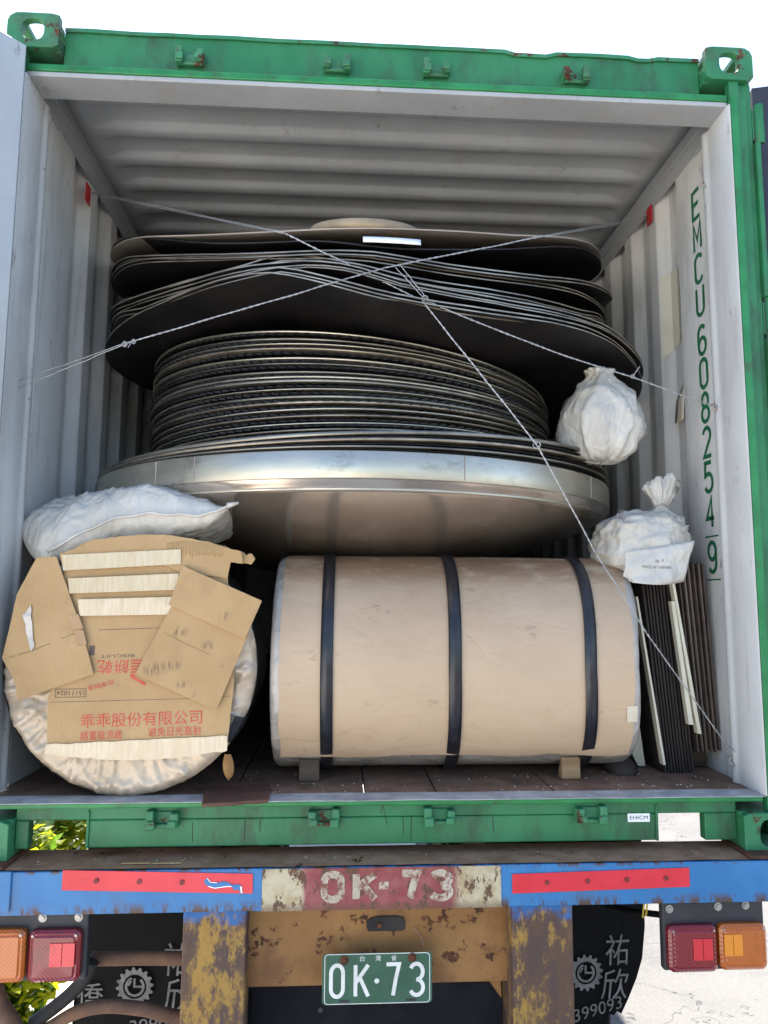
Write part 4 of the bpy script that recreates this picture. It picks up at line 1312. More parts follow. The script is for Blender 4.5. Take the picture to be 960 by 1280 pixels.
# ------------------------------------------------------------------ cargo: dished steel heads, stacked
DX, DY, DR = -0.080, 1.030, 1.075
dz = 1.100
dish = root('dished_head', (DX, DY, 0.82), 'largest dished steel head, lowest of the stack, resting on the kraft coil', 'steel dish')
mb = MB()
mb.lathe([(DR-.004, dz-.003), (DR-.001, dz-.001), (DR, dz+.002), (DR, dz+.079), (DR-.003, dz+.083), (DR-.012, dz+.083)], DX, DY, 160, jit=.0012)
mb.lathe([(1.044, dz-.0335), (1.0475, dz-.035), (1.050, dz-.033), (1.051, dz-.029), (1.049, dz-.026)], DX, DY, 160)
mb.build('rim', M['steel'], dish)
mb = MB()
mb.lathe([(0.0, .83), (.20, .836), (.40, .862), (.61, .915), (.80, .972), (.95, 1.02), (1.030, 1.0575), (1.044, 1.0665), (1.048, 1.0735), (1.060, 1.083), (1.0705, dz-.0035)], DX, DY, 160)
mb.build('dish_bottom', M['steel_under'], dish)
mb = MB()
for a in (-128, -119, -73, -40):
    t = radians(a)
    mb.box(DX+(DR+.0003)*cos(t)-.0015, DX+(DR+.0003)*cos(t)+.0015, DY+(DR+.0012)*sin(t)-.0006, DY+(DR+.0012)*sin(t), dz+.003, dz+.079)
mb.build('weld_seam', M['steel_brown'], dish)
z = dz+.086
gd = 'nested steel heads above the lowest dish'
for i, (h, rad, tl_) in enumerate(((.005, 1.066, (.002, 0)), (.007, 1.072, (.010, .001)), (.006, 1.060, (.018, .0)), (.010, 1.068, (.026, -.001)), (.006, 1.058, (.033, 0)), (.013, 1.064, (.040, .002)))):
    mb = MB()
    mb.lathe([(.05, z-.002), (rad-.03, z-.001), (rad-.004, z), (rad, z+.0015), (rad, z+h-.002), (rad-.004, z+h), (rad-.03, z+h), (.05, z+h+.001)], DX+.004*sin(i*2.1), DY, 140, tilt=tl_, jit=.0015)
    o = mb.build('nested_head', M['steel_rim'] if i in (1, 5) else M['tooth'] if i % 2 == 0 else M['steel_edge'])
    lab = {0: 'lowest thin black rim resting directly on the largest dish', 1: 'lowest bright steel rim between black rims on the largest dish', 2: 'middle thin black rim between the bright rims above the largest dish',
           3: 'second bright steel rim counted upward from the largest dish', 4: 'uppermost thin black rim under the wide bright ring', 5: 'wide bright steel ring directly beneath the tall middle stack of discs'}[i]
    tag(o, lab, 'steel disc', gd)
    z += h + .003
STACK0 = z + .004

# the tall middle stack: bright flanged discs and black serrated discs in turn
SX, SY, SR = -0.098, 1.04, 0.862
NLEV = 17
STACK0 = 1.264
pitch_ = (1.632-STACK0)/NLEV
tiltx = -0.045
rnd = random.Random(11)
def toothed(z0, h, rad):
    mb = MB(); n = 300
    vs = []
    for (zz, rr_) in ((z0, rad-.012), (z0+h*.2, rad), (z0+h*.8, rad), (z0+h, rad-.012)):
        for k in range(n):
            a = 2*pi*k/n
            q = rr_ - (.010 if k % 2 else 0)
            vs.append((q*cos(a), q*sin(a), zz))
    fs = [(i*n+k, i*n+(k+1) % n, (i+1)*n+(k+1) % n, (i+1)*n+k) for i in range(3) for k in range(n)]
    mb.add(vs, fs)
    mb.f.append(tuple(range(n))[::-1]); mb.mi.append(0); mb.sm.append(False)
    mb.f.append(tuple(range(3*n, 4*n))); mb.mi.append(0); mb.sm.append(False)
    return mb
flat = MB()
flat.lathe([(.05, .0), (SR-.02, .0), (SR-.003, .001), (SR, .003), (SR, .0072), (SR-.003, .009), (SR-.03, .0095), (.05, .0095)], 0, 0, 140, jit=.002)
proto_f = flat.build('flanged_disc', M['steel_rim'])
proto_t = toothed(0, pitch_-.0112, SR-.004).build('serrated_disc', M['tooth'])
ORD = 'lowest second third fourth fifth sixth seventh eighth ninth tenth eleventh twelfth thirteenth fourteenth fifteenth sixteenth topmost'.split()
LEVZ = [STACK0+(i+rnd.uniform(-.20, .20)*(0 < i < NLEV-1))*pitch_ for i in range(NLEV)]
for i in range(NLEV):
    zz = LEVZ[i]
    tx = .022-.107*min(1, i/(NLEV-1))
    for kind in (0, 1):
        pr_ = (proto_t, proto_f)[kind]
        o = pr_ if i == 0 else pr_.copy()
        if i: COL.objects.link(o)
        o.location = (SX+rnd.uniform(-.006, .006)*min(1, i/3), SY+rnd.uniform(-.004, .012), zz + (0 if kind == 0 else pitch_-.0103))
        o.scale = (1+rnd.uniform(-.010, .004), 1+rnd.uniform(-.010, .004), rnd.uniform(.65, 1.35) if kind else rnd.uniform(.8, 1.2))
        o.rotation_mode = 'ZYX'
        o.rotation_euler = (radians(rnd.uniform(-.22, .22)), -tx+radians(rnd.uniform(-.13, .13)), rnd.uniform(0, 6))
        if kind and i in (2, 4, 7, 9, 12, 14, 16):
            o.data = o.data.copy(); o.data.materials[0] = M['steel']
        if kind and (i % 4 == 1 or i == 3) and i != 9:
            o.data = o.data.copy(); o.data.materials[0] = M['steel_edge']
        if kind:
            tag(o, ('bright' if i in (2, 4, 7, 9, 12, 14, 16) else 'dull brown' if (i % 4 == 1 or i == 3) else 'dark grey')+' rimmed steel disc, '+ORD[i]+(' rim' if i in (0, 16) else ' rim counted upward')+' in the tall middle stack', 'steel disc', 'flanged discs in the middle stack')
        else:
            tag(o, 'black serrated disc just beneath the '+ORD[i]+' pale rim of the tall middle stack'+('' if i in (0, 16) else ', counted upward'), 'steel disc', 'black serrated discs in the middle stack')

# the loose sheets on top, each bent its own way: g(x) plus a tilt down toward the door
SHEETS = [
('A',-0.076,1.073,0.27,[1.931,1.931,1.928,1.917,1.901,1.889,1.882,1.879,1.879,1.882,1.887,1.891,1.894,1.897,1.902,1.907,1.915,1.929,1.947,1.964,1.978,1.984,1.984],0),
('S0',-0.073,1.073,0.27,[1.934,1.949,1.939,1.915,1.889,1.867,1.852,1.845,1.844,1.847,1.844,1.833,1.828,1.832,1.84,1.851,1.866,1.888,1.911,1.932,1.944,1.944,1.939],0),
('S1',-0.051,1.090,0.22,[1.87,1.89,1.88,1.857,1.838,1.824,1.813,1.807,1.805,1.807,1.809,1.806,1.794,1.782,1.777,1.776,1.779,1.786,1.799,1.812,1.819,1.831,1.864],-.010),
('S2',-0.068,1.074,0.20,[1.876,1.876,1.871,1.857,1.84,1.826,1.815,1.809,1.803,1.801,1.800,1.795,1.783,1.771,1.766,1.765,1.767,1.773,1.780,1.785,1.783,1.780,1.781],-.010),
('S3',-0.071,1.071,0.10,[1.801,1.8,1.792,1.779,1.769,1.764,1.761,1.759,1.761,1.764,1.767,1.773,1.78,1.788,1.801,1.808,1.805,1.797,1.788,1.778,1.768,1.756,1.744,1.738,1.733,1.731,1.73,1.731,1.731,1.732,1.735,1.737,1.74,1.744,1.749,1.758,1.775,1.794,1.81,1.815,1.815],-.014),
('S4',0.024,1.129,0.07,[1.852,1.849,1.828,1.802,1.779,1.767,1.763,1.76,1.759,1.762,1.766,1.769,1.77,1.768,1.767,1.767,1.76,1.751,1.736,1.718,1.701,1.691,1.683,1.676,1.672,1.669,1.665,1.664,1.665,1.665,1.665,1.665,1.665,1.664,1.656,1.647,1.639,1.633,1.631,1.631,1.631],-.011),
('S5',0.008,1.138,0.00,[1.821,1.819,1.806,1.783,1.758,1.737,1.731,1.729,1.73,1.734,1.739,1.742,1.745,1.749,1.75,1.733,1.715,1.698,1.681,1.665,1.653,1.644,1.636,1.632,1.63,1.628,1.628,1.63,1.633,1.637,1.64,1.644,1.646,1.645,1.643,1.636,1.628,1.619,1.615,1.615,1.615],-.012),
('S6',-0.024,1.125,0.05,[1.688,1.688,1.689,1.692,1.695,1.697,1.699,1.701,1.709,1.718,1.726,1.733,1.736,1.738,1.734,1.72,1.704,1.687,1.67,1.654,1.641,1.637,1.627,1.617,1.61,1.608,1.607,1.609,1.613,1.618,1.622,1.626,1.629,1.633,1.633,1.633,1.632,1.629,1.628,1.628,1.628],0),
]
def interp(gx, g0, x):
    t = (x-gx[0])/(gx[1]-gx[0])*(len(g0)-1)
    t = max(0, min(len(g0)-1.0001, t))
    i = int(t); w = t-i
    return g0[i]*(1-w)+g0[i+1]*w
def bent_sheet(xc, Rr, T, g0, dzz, th, mat):
    yc = 1.05
    mb = MB()
    nr, na = 22, 120
    def P(i, k, dn):
        rr = Rr*i/nr
        a = 2*pi*k/na
        x, y = xc+rr*sin(a), yc-rr*cos(a)
        zz = interp((xc-Rr, xc+Rr), g0, x) + T*(y-(yc-Rr)) + dzz
        return (x, y, min(zz, 2.49)+dn)
    for dn, up in ((0, 0), (th, 1)):
        grid = [[P(i, k, dn) for k in range(na+1)] for i in range(1, nr+1)]
        if up: grid = grid[::-1]
        mb.sheet(grid[::-1], 0)
        c = [P(1, k, dn) for k in range(na)]
        mb.add(c, [tuple(range(na)) if up else tuple(range(na))[::-1]], 0)
    mb.sheet([[P(nr, k, 0) for k in range(na+1)], [P(nr, k, th) for k in range(na+1)]], 1)
    return mb
LAB = {'A': ('brown sheet with white label, topmost of the bent steel sheets under the roof', 'steel_brown', 'steel_brown'),
       'S0': ('black bent sheet with upturned rounded ends directly under the topmost brown sheet', 'steel_dark', 'steel_dark'),
       'S1': ('bent black steel sheet with pale edge, third sheet down from the roof', 'steel_dark', 'steel_edge'),
       'S2': ('bent black steel sheet with pale edge, fourth sheet down from the roof', 'steel_dark', 'steel_edge'),
       'S3': ('bent black steel sheet with pale edge, middle of the fan on the left', 'steel_dark', 'steel_edge'),
       'S4': ('bent black sheet with pale edge sweeping down toward the right wall', 'steel_dark', 'steel_edge'),
       'S5': ('bent black sheet with sharp crest in its pale edge, second lowest of the fan', 'steel_dark', 'steel_edge'),
       'S6': ('lowest bent sheet with brown edge just above the tall stack of discs', 'steel_dark', 'steel_edge')}
for nm, xc, Rr, T, g0, extra in SHEETS:
    lab, ma, me_ = LAB[nm]
    mb = bent_sheet(xc, Rr, T, g0, 0, .0045, ma)
    o = mb.build('bent_sheet', [M[ma], M[me_]])
    tag(o, lab, 'steel sheet', 'bent steel sheets on top of the stack')
    if extra:
        for q in (1, 2) if nm in ('S4', 'S3') else (1,):
            g1 = [v + .004*noise.noise(Vector((i*.3, q, 0))) for i, v in enumerate(g0)]
            o = bent_sheet(xc+.006*q, Rr-.004*q, T, g1, extra*q*(.8 if q == 2 else 1), .004, ma).build('bent_sheet', [M[ma], M[me_]])
            tag(o, ('lower ' if q == 2 else '')+{'S3': 'thin pale edged sheet close beneath the middle sheet of the left fan', 'S4': 'thin pale edged sheet close beneath the one sweeping to the right wall', 'S5': 'thin pale edged sheet tucked under the one with the sharp crest', 'S1': 'thin pale edged sheet close beneath the third sheet down from the roof', 'S2': 'thin pale edged sheet close beneath the fourth sheet down from the roof'}[nm], 'steel sheet', 'bent steel sheets on top of the stack: '+{'S3': 'left fan pair', 'S4': 'right sweep pair', 'S5': 'crest', 'S1': 'third', 'S2': 'fourth'}[nm])
# label and disc on the topmost sheet
mb = MB()
mb.lathe([(0, .0), (.165, .0), (.185, .006), (.19, .016), (.184, .034), (.10, .054), (0, .058)], -0.075, .160, 64)
mb.v = [(x, y, z+1.887+.27*(y+.023)+.006) for x, y, z in mb.v]
tag(mb.build('round_lid', M['tan']), 'low tan round lid lying on the topmost brown sheet under the roof', 'lid')
mb = MB()
mb.sheet([[(x, -.045+.012*t+(x-.02)**2*.42, 1.838+.024*t-.03*(x+.05)) for x in [-.085+.018*i for i in range(11)]] for t in (0, .5, 1)])
tag(mb.build('paper_label', M['white_paper'], None, thick=.0006), 'narrow white paper label on the front edge of the topmost brown sheet', 'label')

# ------------------------------------------------------------------ sacks
def fold(p, s, seed):
    v = Vector((p[0]*s+seed, p[1]*s, p[2]*s))
    v += noise.noise_vector(v*.7)*.5
    a = 1-min(1, abs(noise.noise(v))*3.2)
    b = 1-min(1, abs(noise.noise(v*2.1+Vector((5, 1, 2))))*3.0)
    return a*a*.75+b*b*.4-.35+.4*noise.noise(v*.8)
def pillow(x0, x1, y0, y1, zc, th_top, th_bot, seed, seam=None):
    """stitched sack: two sheets joined in a seam, zc(x, v) is the seam's height"""
    nu, nv = 84, 56
    mb = MB()
    for side in (1, -1):
        grid = []
        for j in range(nv+1):
            v = -1+2*j/nv
            row = []
            for i in range(nu+1):
                uu = -1+2*i/nu
                e = max(0, (1-abs(uu)**(7.0 if uu < 0 else 2.2)))**(.42 if uu < 0 else .7)*max(0, (1-abs(v)**3.6))**.5
                pin = 1-.06*abs(uu)**6*0
                x = (x0+x1)/2+(x1-x0)/2*uu*(1-.05*(1-v*v)*abs(uu))
                y = (y0+y1)/2+(y1-y0)/2*v*(1-.08*(1-uu*uu)*abs(v))*(1-.55*max(0, -uu-.45)**1.6/.38)
                z = zc(uu, v)
                t = th_top if side > 0 else th_bot
                f_ = fold((x*.7+y*.5, y, z), 8.5, seed)
                z += side*t*e + side*e*.024*f_
                y += -.018*e*fold((x, z, y), 5, seed+4)*(1 if v < 0 else 0)
                row.append((x, y, z))
            grid.append(row)
        mb.sheet(grid if side > 0 else [r_[::-1] for r_ in grid])
    return mb
FS = [(-1.0, .955), (-.85, .905), (-.62, .868), (-.45, .905), (-.2, .950), (0, .980), (.3, .996), (.7, .990), (.9, 1.003), (1.0, 1.022)]
def zc1(uu, v):
    for (a, za), (b, zb) in zip(FS, FS[1:]):
        if uu <= b: break
    w = (uu-a)/(b-a)
    front = za+(zb-za)*w
    k = ((v+1)/2)**.6
    return front*(1-k)+(.99-.02*max(0, -uu)**3)*k
s = root('white_sack', (-.80, .30, .93), 'large stuffed white sack lying on top of the upright coil', 'sack', 'white sacks among the cargo')
X0, X1 = -1.155, -.485
mb = pillow(X0, X1, .045, .52, zc1, .118, .095, 3.0)
mb.build('sack_body', M['sack'], s)
mb = MB()
pts = []
for i in range(12, 60):
    uu = -1+2*i/59
    pts.append(((X0+X1)/2+(X1-X0)/2*uu, .041+.003*sin(i*.9)+.13*max(0, -uu-.45)**1.6/.38, zc1(uu, -1)+.002*sin(i*.7)))
mb.tube(pts, .0042, 6)
mb.tube([(pts[-1][0]-.004, .043, pts[-1][2]), (pts[-1][0]+.03, .045, pts[-1][2]+.010)], [.010, .004], 6)
mb.build('sack_seam', M['sack'], s)

def blob(cx, cy, cz, prof, seed, squash=1.0, amp=.02, frill=0.0, lean=lambda t: (0, 0)):
    """a tied bag: (t, radius) up its height, with creases that gather toward the neck"""
    mb = MB()
    n = 72
    grid = []
    for (zz, rx_, ry_) in prof:
        row = []
        lx, ly = lean(zz)
        for k in range(n+1):
            a = 2*pi*(k % n)/n
            ca, sa = cos(a), sin(a)
            p = (ca*.9, sa*.9, zz*3.2)
            q = 1+amp/max(rx_, .03)*fold(p, 1.7, seed)*min(1, rx_/.06) + .10*sin(a*9+seed+zz*7)*max(0, 1-rx_/.07) + frill*sin(a*4+seed)*max(0, min(1, (zz-.07)/.05))*.4
            row.append((cx+lx+rx_*q*ca, cy+ly+ry_*q*sa, cz+zz+.3*amp*fold((sa, zz*4, ca), 2.3, seed+3)+frill*.05*max(0, min(1, (zz-.08)/.04))*(sin(a+2.5)*1.6+.7*sin(a*5))))
        grid.append(row)
    mb.sheet(grid)
    return mb
def smooth_prof(keys, n=44):
    out = []
    for i in range(n+1):
        t = i/n*(len(keys)-1)
        k = min(int(t), len(keys)-2); w = t-k
        P = [keys[max(0, k-1)], keys[k], keys[k+1], keys[min(len(keys)-1, k+2)]]
        out.append(tuple(.5*((2*P[1][c])+(P[2][c]-P[0][c])*w+(2*P[0][c]-5*P[1][c]+4*P[2][c]-P[3][c])*w*w+(3*P[1][c]-P[0][c]-3*P[2][c]+P[3][c])*w**3) for c in range(3)))
    return [(a, max(b, .002), max(c, .002)) for a, b, c in out]
# bag wedged between the middle stack and the right wall
s2 = root('white_sack', (.80, .42, 1.28), 'white tied sack wedged upright on the rim of the dishes under the bent sheets', 'sack', 'white sacks among the cargo')
pf = smooth_prof([(-.03, .002, .002), (-.02, .08, .08), (.04, .135, .12), (.13, .155, .13), (.20, .125, .11), (.255, .075, .07), (.295, .045, .045), (.315, .052, .04), (.325, .01, .01)])
blob(.792, .36, 1.262, pf, 2.0, amp=.027, lean=lambda t: (.03*(t-.1), 0)).build('sack_body', M['sack'], s2)
# bag at the right with tied neck
s3 = root('white_sack', (.91, .32, .84), 'white sack with knotted neck and printed patch on the plates by the right wall', 'sack', 'white sacks among the cargo')
mb = MB()
grid = []
for j in range(57):
    e = -pi/2+pi*j/56
    row = []
    for k in range(73):
        a = 2*pi*(k % 72)/72
        ca, sa, ce, se = cos(a), sin(a), cos(e), sin(e)
        sg = lambda t, p: math.copysign(abs(t)**p, t)
        x, y, z = .158*sg(ca, .8)*sg(ce, .62), .15*sg(sa, .8)*sg(ce, .62), .118*sg(se, .8)
        q = 1+.10*fold((ca*ce, sa*ce, se), 1.9, 9.0)+.03*fold((ca*ce, sa*ce, se), 5, 2.0)
        x *= q; y *= q; z *= q
        z += .02*x/.15*0 - .03*max(0, -x-.05)
        row.append((.908+x+.02*se, .34+y, .935+z))
    grid.append(row)
mb.sheet(grid)
mb.build('sack_body', M['sack'], s3)
pf = smooth_prof([(.0, .07, .06), (.03, .028, .026), (.05, .024, .022), (.075, .036, .03), (.105, .052, .036), (.128, .055, .03), (.138, .045, .022), (.132, .02, .01)])
blob(.985, .33, 1.030, pf, 5.0, amp=.034, frill=.22, lean=lambda t: (.10*t-.02*max(0, t-.1), 0)).build('sack_neck', M['sack'], s3)
mb = MB()
pts = [(.985+.029*cos(a), .33+.029*sin(a), 1.075+.004*sin(a*3)) for a in [2*pi*k/20 for k in range(21)]]
mb.tube(pts, .003, 6); mb.build('neck_tie', M['galv'], s3)
# loose printed patch hanging at its lower front
mb = MB()
def patch(u_, v_):
    x = .800+.235*u_ - .045*v_*(1-u_)*0 + (-.030*v_*u_ - .012*v_)
    z = .930 - .125*v_ - .012*sin(u_*3.1)*v_ + .012*u_*(1-v_) - .03*(1-u_)*(1-v_)
    y = .178 + .02*(u_-.5)**2 + .012*sin(u_*6+v_*2)*v_ + .004*sin(v_*9+u_*4) - .01*v_
    return (x+(.02 if v_ > .9 and u_ < .1 else 0), y, z)
mb.sheet([[patch(i/24, j/12) for i in range(25)] for j in range(13)])
pt = mb.build('printed_patch', M['sack'], s3, thick=.001)
mb = MB()
def on_patch(p):
    q = patch((p[0]-.800)/.235, (.930-p[2])/.125)
    return Vector((q[0], q[1]-.002, q[2]))
put_text(mb, 'MADE IN TAIWAN', (.912, 0, .862), .105, .010, warp=on_patch, ang=radians(-6))
put_text(mb, 'No. 18', (.918, 0, .882), .028, .010, warp=on_patch)
mb.build('patch_print', M['ink'], pt)
mb = MB()
rnd2 = random.Random(5)
for k in range(10):
    a = [(.785+.022*rnd2.random(), 1.005+.04*rnd2.random()) for _ in range(3)]
    vs, fs = ribbon(a, .0022, False)
    mb.add([(v.x-.0, .198+.35*max(0, .80-v.x), v.y) for v in vs], fs)
mb.build('ink_scribble', M['ink'], s3)

# ------------------------------------------------------------------ plates leaning at the right wall
def leaning(x_bot, x_top, z_bot, z_top, th, y0, y1):
    return MB().prism([(x_bot, z_bot), (x_bot+th, z_bot), (x_top+th, z_top), (x_top, z_top)], 'y', y0, y1)
b1 = root('plate_bundle', (1.0, .6, .164), 'bundle of dark brown steel plates leaning beside the end of the kraft coil', 'plate bundle')
nP = 13
for i in range(nP):
    t = i/nP
    w = .0078
    lab = None
    leaning(.957+i*w, .900+i*(w+.0012), .166, .805+.006*((i*5) % 3)-.012*(i < 2), w-.0012, .30+.006*((i*7) % 4), 1.15).build('plate', M['plate_dark'], b1, bevel=.0005)
b2 = root('plate_bundle', (1.11, .6, .26), 'bundle of thin grey edged plates standing upright against the right wall', 'plate bundle')
for i in range(11):
    w = .0064
    m_ = M['plate_brown'] if i % 2 == 0 else M['steel_pale']
    leaning(1.073+i*.0078, 1.028+i*.0092, .232+.002*((i*3) % 4), .872, w-(.0012 if i % 2 == 0 else .0035), .30+.012*(i % 2)+.003*((i*5) % 3), 1.1).build('plate', m_, b2, bevel=.0004)
MB().box(1.04, 1.15, .40, 1.0, .166, .231).build('bearer', M['wood_dark'], b2, bevel=.003)
def strip(pb, ptp, w, y0, y1, label):
    mb = MB().prism([(pb[0], pb[1]), (pb[0]+w, pb[1]), (ptp[0]+w*.8, ptp[1]), (ptp[0], ptp[1])], 'y', y0, y1)
    o = mb.build('cream_strip', M['cream_strip'], None, bevel=.001)
    tag(o, label, 'metal strip', 'cream strips leaning among the plates')
strip((.935, .200), (.862, .755), .0085, .262, .292, 'thin cream strip leaning between the kraft coil and the dark plates')
strip((1.058, .300), (.990, .800), .012, .262, .290, 'brighter cream strip in front of the gap between the two plate bundles')
strip((1.028, .330), (.984, .740), .016, .262, .288, 'wider cream strip leaning just left of the brighter one against the dark plates')
mb = MB().prism([(.860, .26), (.905, .168), (.93, .168), (.915, .30), (.87, .52)], 'y', .40, .42)
tag(mb.build('pale_board', M['cream_strip']), 'pale board glimpsed between the kraft coil end and the thin cream strip', 'board')
mb = MB(); mb.cyl((1.012, .30, .812), (1.03, .33, .812), .012, 12)
tag(mb.build('copper_stub', M['carton']), 'short copper coloured stub between the tops of the plate bundles', 'stub')

# papers and tags on the walls
mb = MB()
mb.sheet([[(1.1618+.036*csmooth(y)-.004, y, zb+(zt_-zb)*t) for y, zt_, zb in ((.648, 2.075, 1.725), (.60, 2.078, 1.748), (.55, 2.07, 1.76), (.505, 2.06, 1.79))] for t in (0, .5, 1)], smooth=False)
tag(mb.build('wall_notice', M['paper'], None, thick=.0005), 'tall cream paper notice pasted on the right wall', 'notice')
mb = MB()
mb.sheet([[(1.158+.036*csmooth(.55)*.5-.01*t, .49+.075*u_, 1.585-.15*t+.05*u_*0-.06*u_*(1-t)) for u_ in (0, .3, .6, 1)] for t in (0, .25, .5, .75, 1)])
tag(mb.build('tape_scrap', M['masking'], None, thick=.0008), 'torn scrap of cream tape on the right wall below the notice', 'tape')
for sx, y, z, lab in ((-1, .588, 2.318, 'red tag at the lashing ring high on the left wall'), (1, .690, 2.372, 'red tag at the lashing ring high on the right wall')):
    mb = MB()
    mb.box(min(sx*1.150, sx*1.1545), max(sx*1.150, sx*1.1545), y-.024, y+.024, z-.038, z+.038)
    tag(mb.build('red_tag', M['red_tag']), lab, 'tag', 'red tags at the lashing rings')

# ------------------------------------------------------------------ lashing wires
def twisted(mb, a, b, sag=0.0, r1=.0015, off=.0016, pitchw=.04, ragg=.002, seed=0):
    a, b = Vector(a), Vector(b); L = (b-a).length; n = max(8, int(L/.012))
    t = (b-a).normalized(); s_ = t.cross(Vector((0, 0, 1))).normalized(); w_ = s_.cross(t)
    for ph in (0, pi):
        pts = []
        for i in range(n+1):
            f_ = i/n
            c = a+(b-a)*f_ + Vector((0, 0, -sag*4*f_*(1-f_))) + noise.noise_vector(Vector((f_*L*7+seed, 0, 0)))*ragg*4*f_*(1-f_)*1.5
            an = ph+2*pi*f_*L/pitchw
            k = off*(1+.3*sin(f_*40+seed))
            pts.append(c+(s_*cos(an)+w_*sin(an))*k)
        mb.tube(pts, r1, 5)
def single(mb, a, b, r1=.0013, seed=0, n=24):
    a, b = Vector(a), Vector(b)
    mb.tube([a+(b-a)*i/n+noise.noise_vector(Vector((i*.3+seed, 0, 0)))*.003*sin(pi*i/n) for i in range(n+1)], r1, 5)
def knot(mb, c, s_=.009, seed=0, turns=3):
    c = Vector(c)
    mb.tube([c+Vector((s_*cos(t*2.1+seed), s_*.8*sin(t*1.3), s_*sin(t*2.1+seed)))*(.7+.3*sin(t)) for t in [i*.25 for i in range(int(turns*12))]], .0013, 5)
YW = -.062
# from left wall up to the right ring
w1 = root('lashing_wire', (-1.15, .10, 1.39), 'twisted lashing wire rising from the left wall to the upper right ring', 'wire')
mb = MB()
single(mb, (-1.149, .085, 1.386), (-.790, YW+.01, 1.488), seed=1); single(mb, (-1.149, .090, 1.412), (-.790, YW+.01, 1.492), seed=5)
twisted(mb, (-.79, YW+.01, 1.490), (-.02, YW-.01, 1.742), seed=2); twisted(mb, (-.02, YW-.01, 1.742), (.50, YW+.06, 1.90), seed=3)
single(mb, (.50, YW+.06, 1.90), (1.150, .70, 2.375), seed=8); single(mb, (.50, YW+.06, 1.897), (1.150, .71, 2.368), seed=9)
mb.build('strand', M['galv'], w1)
mb = MB(); knot(mb, (-.79, YW+.01, 1.490), .008, 1); knot(mb, (-.765, YW+.01, 1.498), .006, 2); single(mb, (-.765, YW, 1.495), (-.772, YW-.015, 1.470), n=4); mb.build('knot', M['galv'], w1)
# from upper left ring to the lower right post
w2 = root('lashing_wire', (-1.15, .6, 2.34), 'twisted lashing wire running from the upper left ring down to the lower right post', 'wire')
mb = MB()
single(mb, (-1.150, .62, 2.338), (-.33, YW+.03, 1.862), seed=4); single(mb, (-1.150, .62, 2.345), (-.33, YW+.03, 1.866), seed=14)
twisted(mb, (-.33, YW+.03, 1.864), (.095, YW-.012, 1.640), seed=5); twisted(mb, (.095, YW-.012, 1.640), (.440, YW-.012, 1.200), seed=6); twisted(mb, (.440, YW-.012, 1.200), (.632, -.012, .880), seed=7)
twisted(mb, (.632, -.012, .880), (.80, .035, .640), seed=8); twisted(mb, (.80, .035, .640), (1.07, .13, .310), seed=9, off=.0015)
single(mb, (1.07, .13, .310), (1.122, .185, .225), seed=10, n=8); single(mb, (1.07, .13, .312), (1.126, .160, .262), seed=11, n=8)
mb.build('strand', M['galv'], w2)
mb = MB(); knot(mb, (.440, YW-.014, 1.202), .011, 0, 2); mb.build('knot', M['galv'], w2)
# short bridle to the right post
w3 = root('lashing_wire', (1.13, .15, 1.39), 'lashing wire looped over the crossing and tied to the right post', 'wire')
mb = MB()
single(mb, (0.012, YW-.018, 1.742), (.100, YW-.018, 1.645), seed=1); single(mb, (0.030, YW-.016, 1.746), (.108, YW-.018, 1.645), seed=3)
twisted(mb, (.108, YW-.014, 1.640), (.765, .012, 1.447), seed=12, sag=.012)
twisted(mb, (.765, .012, 1.447), (.93, .075, 1.418), seed=13); single(mb, (.93, .075, 1.418), (1.125, .157, 1.396), seed=15); single(mb, (.93, .075, 1.416), (1.125, .157, 1.390), seed=16)
mb.build('strand', M['galv'], w3)
mb = MB(); knot(mb, (.102, YW-.014, 1.642), .011, 3); knot(mb, (.775, .012, 1.446), .007, 5); single(mb, (.775, .01, 1.446), (.792, -.005, 1.475), n=4); mb.build('knot', M['galv'], w3)
for sx, y, z in ((-1, .62, 2.342), (1, .712, 2.375)):
    mb = MB()
    c = Vector((sx*1.145, y, z))
    mb.tube([c+Vector((-sx*.02*abs(sin(a)), .022*cos(a)*.6, .022*cos(a))) for a in [2*pi*k/16 for k in range(16)]], .005, 6, closed=True)
    mb.build('lashing_ring', M['bolt'], cont)

# ------------------------------------------------------------------ grit and chips
rn = random.Random(21)
mb = MB()
def chip(x, y, z, q):
    a = rn.uniform(0, 6.28)
    P = [(x+q*cos(a+k*2.1)*rn.uniform(.5, 1.3), y+q*sin(a+k*2.1)*rn.uniform(.5, 1.3), z+.0004) for k in range(3)]
    P += [(x, y, z+q*.7)]
    mb.add(P, [(0, 1, 3), (1, 2, 3), (2, 0, 3)])
for k in range(170):
    chip(rn.uniform(-.55, 1.1), rn.uniform(.09, .36)**1.0, .1655, rn.uniform(.0012, .0042))
for k in range(50):
    chip(rn.uniform(-1.1, 1.1), rn.uniform(.012, .085), .1672, rn.uniform(.0010, .003))
for k in range(60):
    chip(rn.uniform(-1.0, 1.0), rn.uniform(-.03, .03), .0065, rn.uniform(.001, .0035))
o = mb.build('debris', M['paper'])
tag(o, 'pale grit and chips scattered over the container floor and bumper top', None, kind='stuff')
mb = MB()
mb.box(-.74, -.66, -.018, -.014, .0068, .0092); mb.box(-.655, -.575, -.021, -.017, .0068, .0092)
tag(mb.build('wood_splinter', M['carton']), 'two thin wood splinters lying on the bumper top left of its middle', 'splinter')

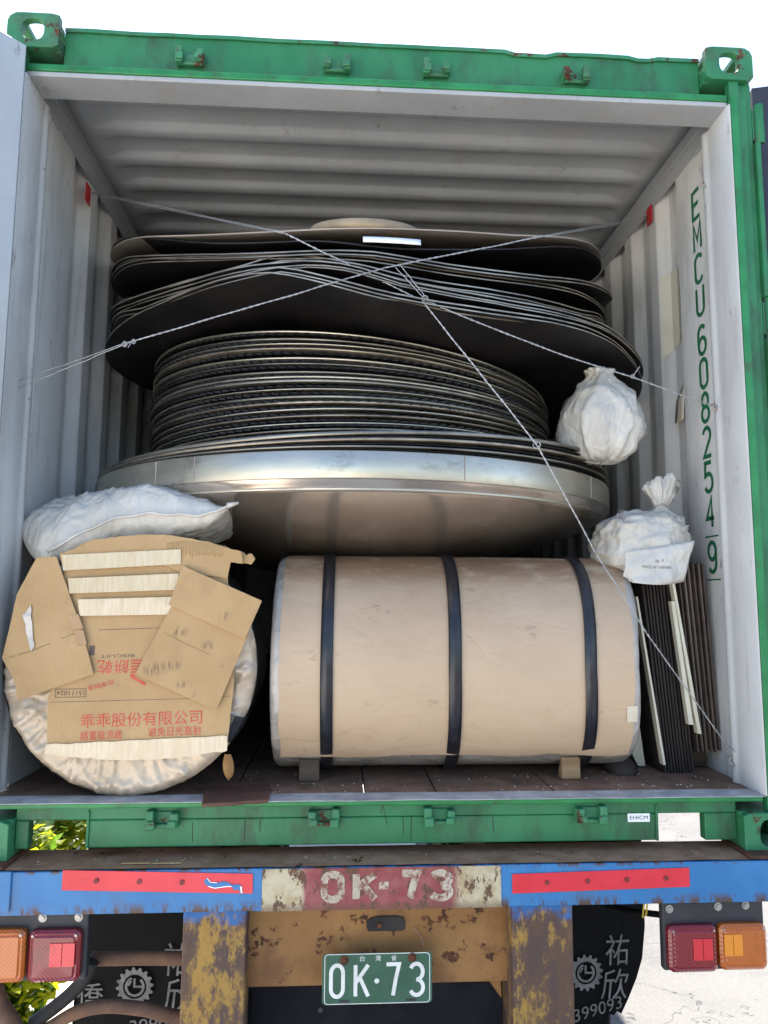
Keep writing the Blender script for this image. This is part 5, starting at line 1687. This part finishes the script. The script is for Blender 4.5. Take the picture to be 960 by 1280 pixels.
# ------------------------------------------------------------------ hedge beside the trailer
def bush(cx, cy, rx_, ry_, h, nleaf, seed, label):
    rn = random.Random(seed)
    b = root('hedge_bush', (cx, cy, GZ), label, 'bush', 'bushes along the left of the trailer')
    mb = MB()
    for k in range(9):
        a = rn.uniform(0, 6.28); d = rn.uniform(.1, .8)
        p0 = Vector((cx+.15*cos(a), cy+.15*sin(a), GZ)); p1 = Vector((cx+rx_*d*cos(a), cy+ry_*d*sin(a), GZ+h*rn.uniform(.5, .9)))
        mb.tube([p0, p0*.5+p1*.5+Vector((0, 0, .1)), p1], [.02, .013, .006], 5)
    mb.build('stems', M['twig'], b)
    mb = MB()
    for k in range(nleaf):
        a, e = rn.uniform(0, 2*pi), math.asin(rn.uniform(-.5, 1)); q = rn.uniform(.45, 1)**.5
        lump = 1+.25*noise.noise(Vector((cos(a)*2+seed, sin(a)*2, e*2)))
        c = Vector((cx+rx_*q*lump*cos(a)*cos(e), cy+ry_*q*lump*sin(a)*cos(e), GZ+h*.45+h*.55*q*lump*sin(e)))
        if c.z < GZ+.02: c.z = GZ+rn.uniform(.02, .2)
        L, Wd = rn.uniform(.05, .10), rn.uniform(.022, .038)
        d = Vector((rn.uniform(-1, 1), rn.uniform(-1, 1), rn.uniform(-.7, .6))).normalized()
        s_ = d.cross(Vector((rn.uniform(-.6, .6), rn.uniform(-.6, .6), 1))).normalized()
        n_ = d.cross(s_)
        mb.add([c, c+d*L*.45+s_*Wd, c+d*L, c+d*L*.45-s_*Wd, c+d*L*.5+n_*.006], [(0, 1, 4), (1, 2, 4), (2, 3, 4), (3, 0, 4)], 0 if rn.random() < .62 else 1)
    o = mb.build('crown', [M['leaf'], M['leaf2']], b)
    o['kind'] = 'stuff'
bush(-1.95, 1.55, .50, .70, 1.15, 7000, 1, 'yellow green bush nearest the trailer lamps at the lower left')
bush(-2.35, 3.2, .80, .95, 1.40, 8000, 2, 'yellow green bush seen through the left pocket of the container sill')
bush(-2.9, 5.2, 1.0, 1.1, 1.7, 8000, 3, 'farther leafy bush behind the others beyond the left wheels')
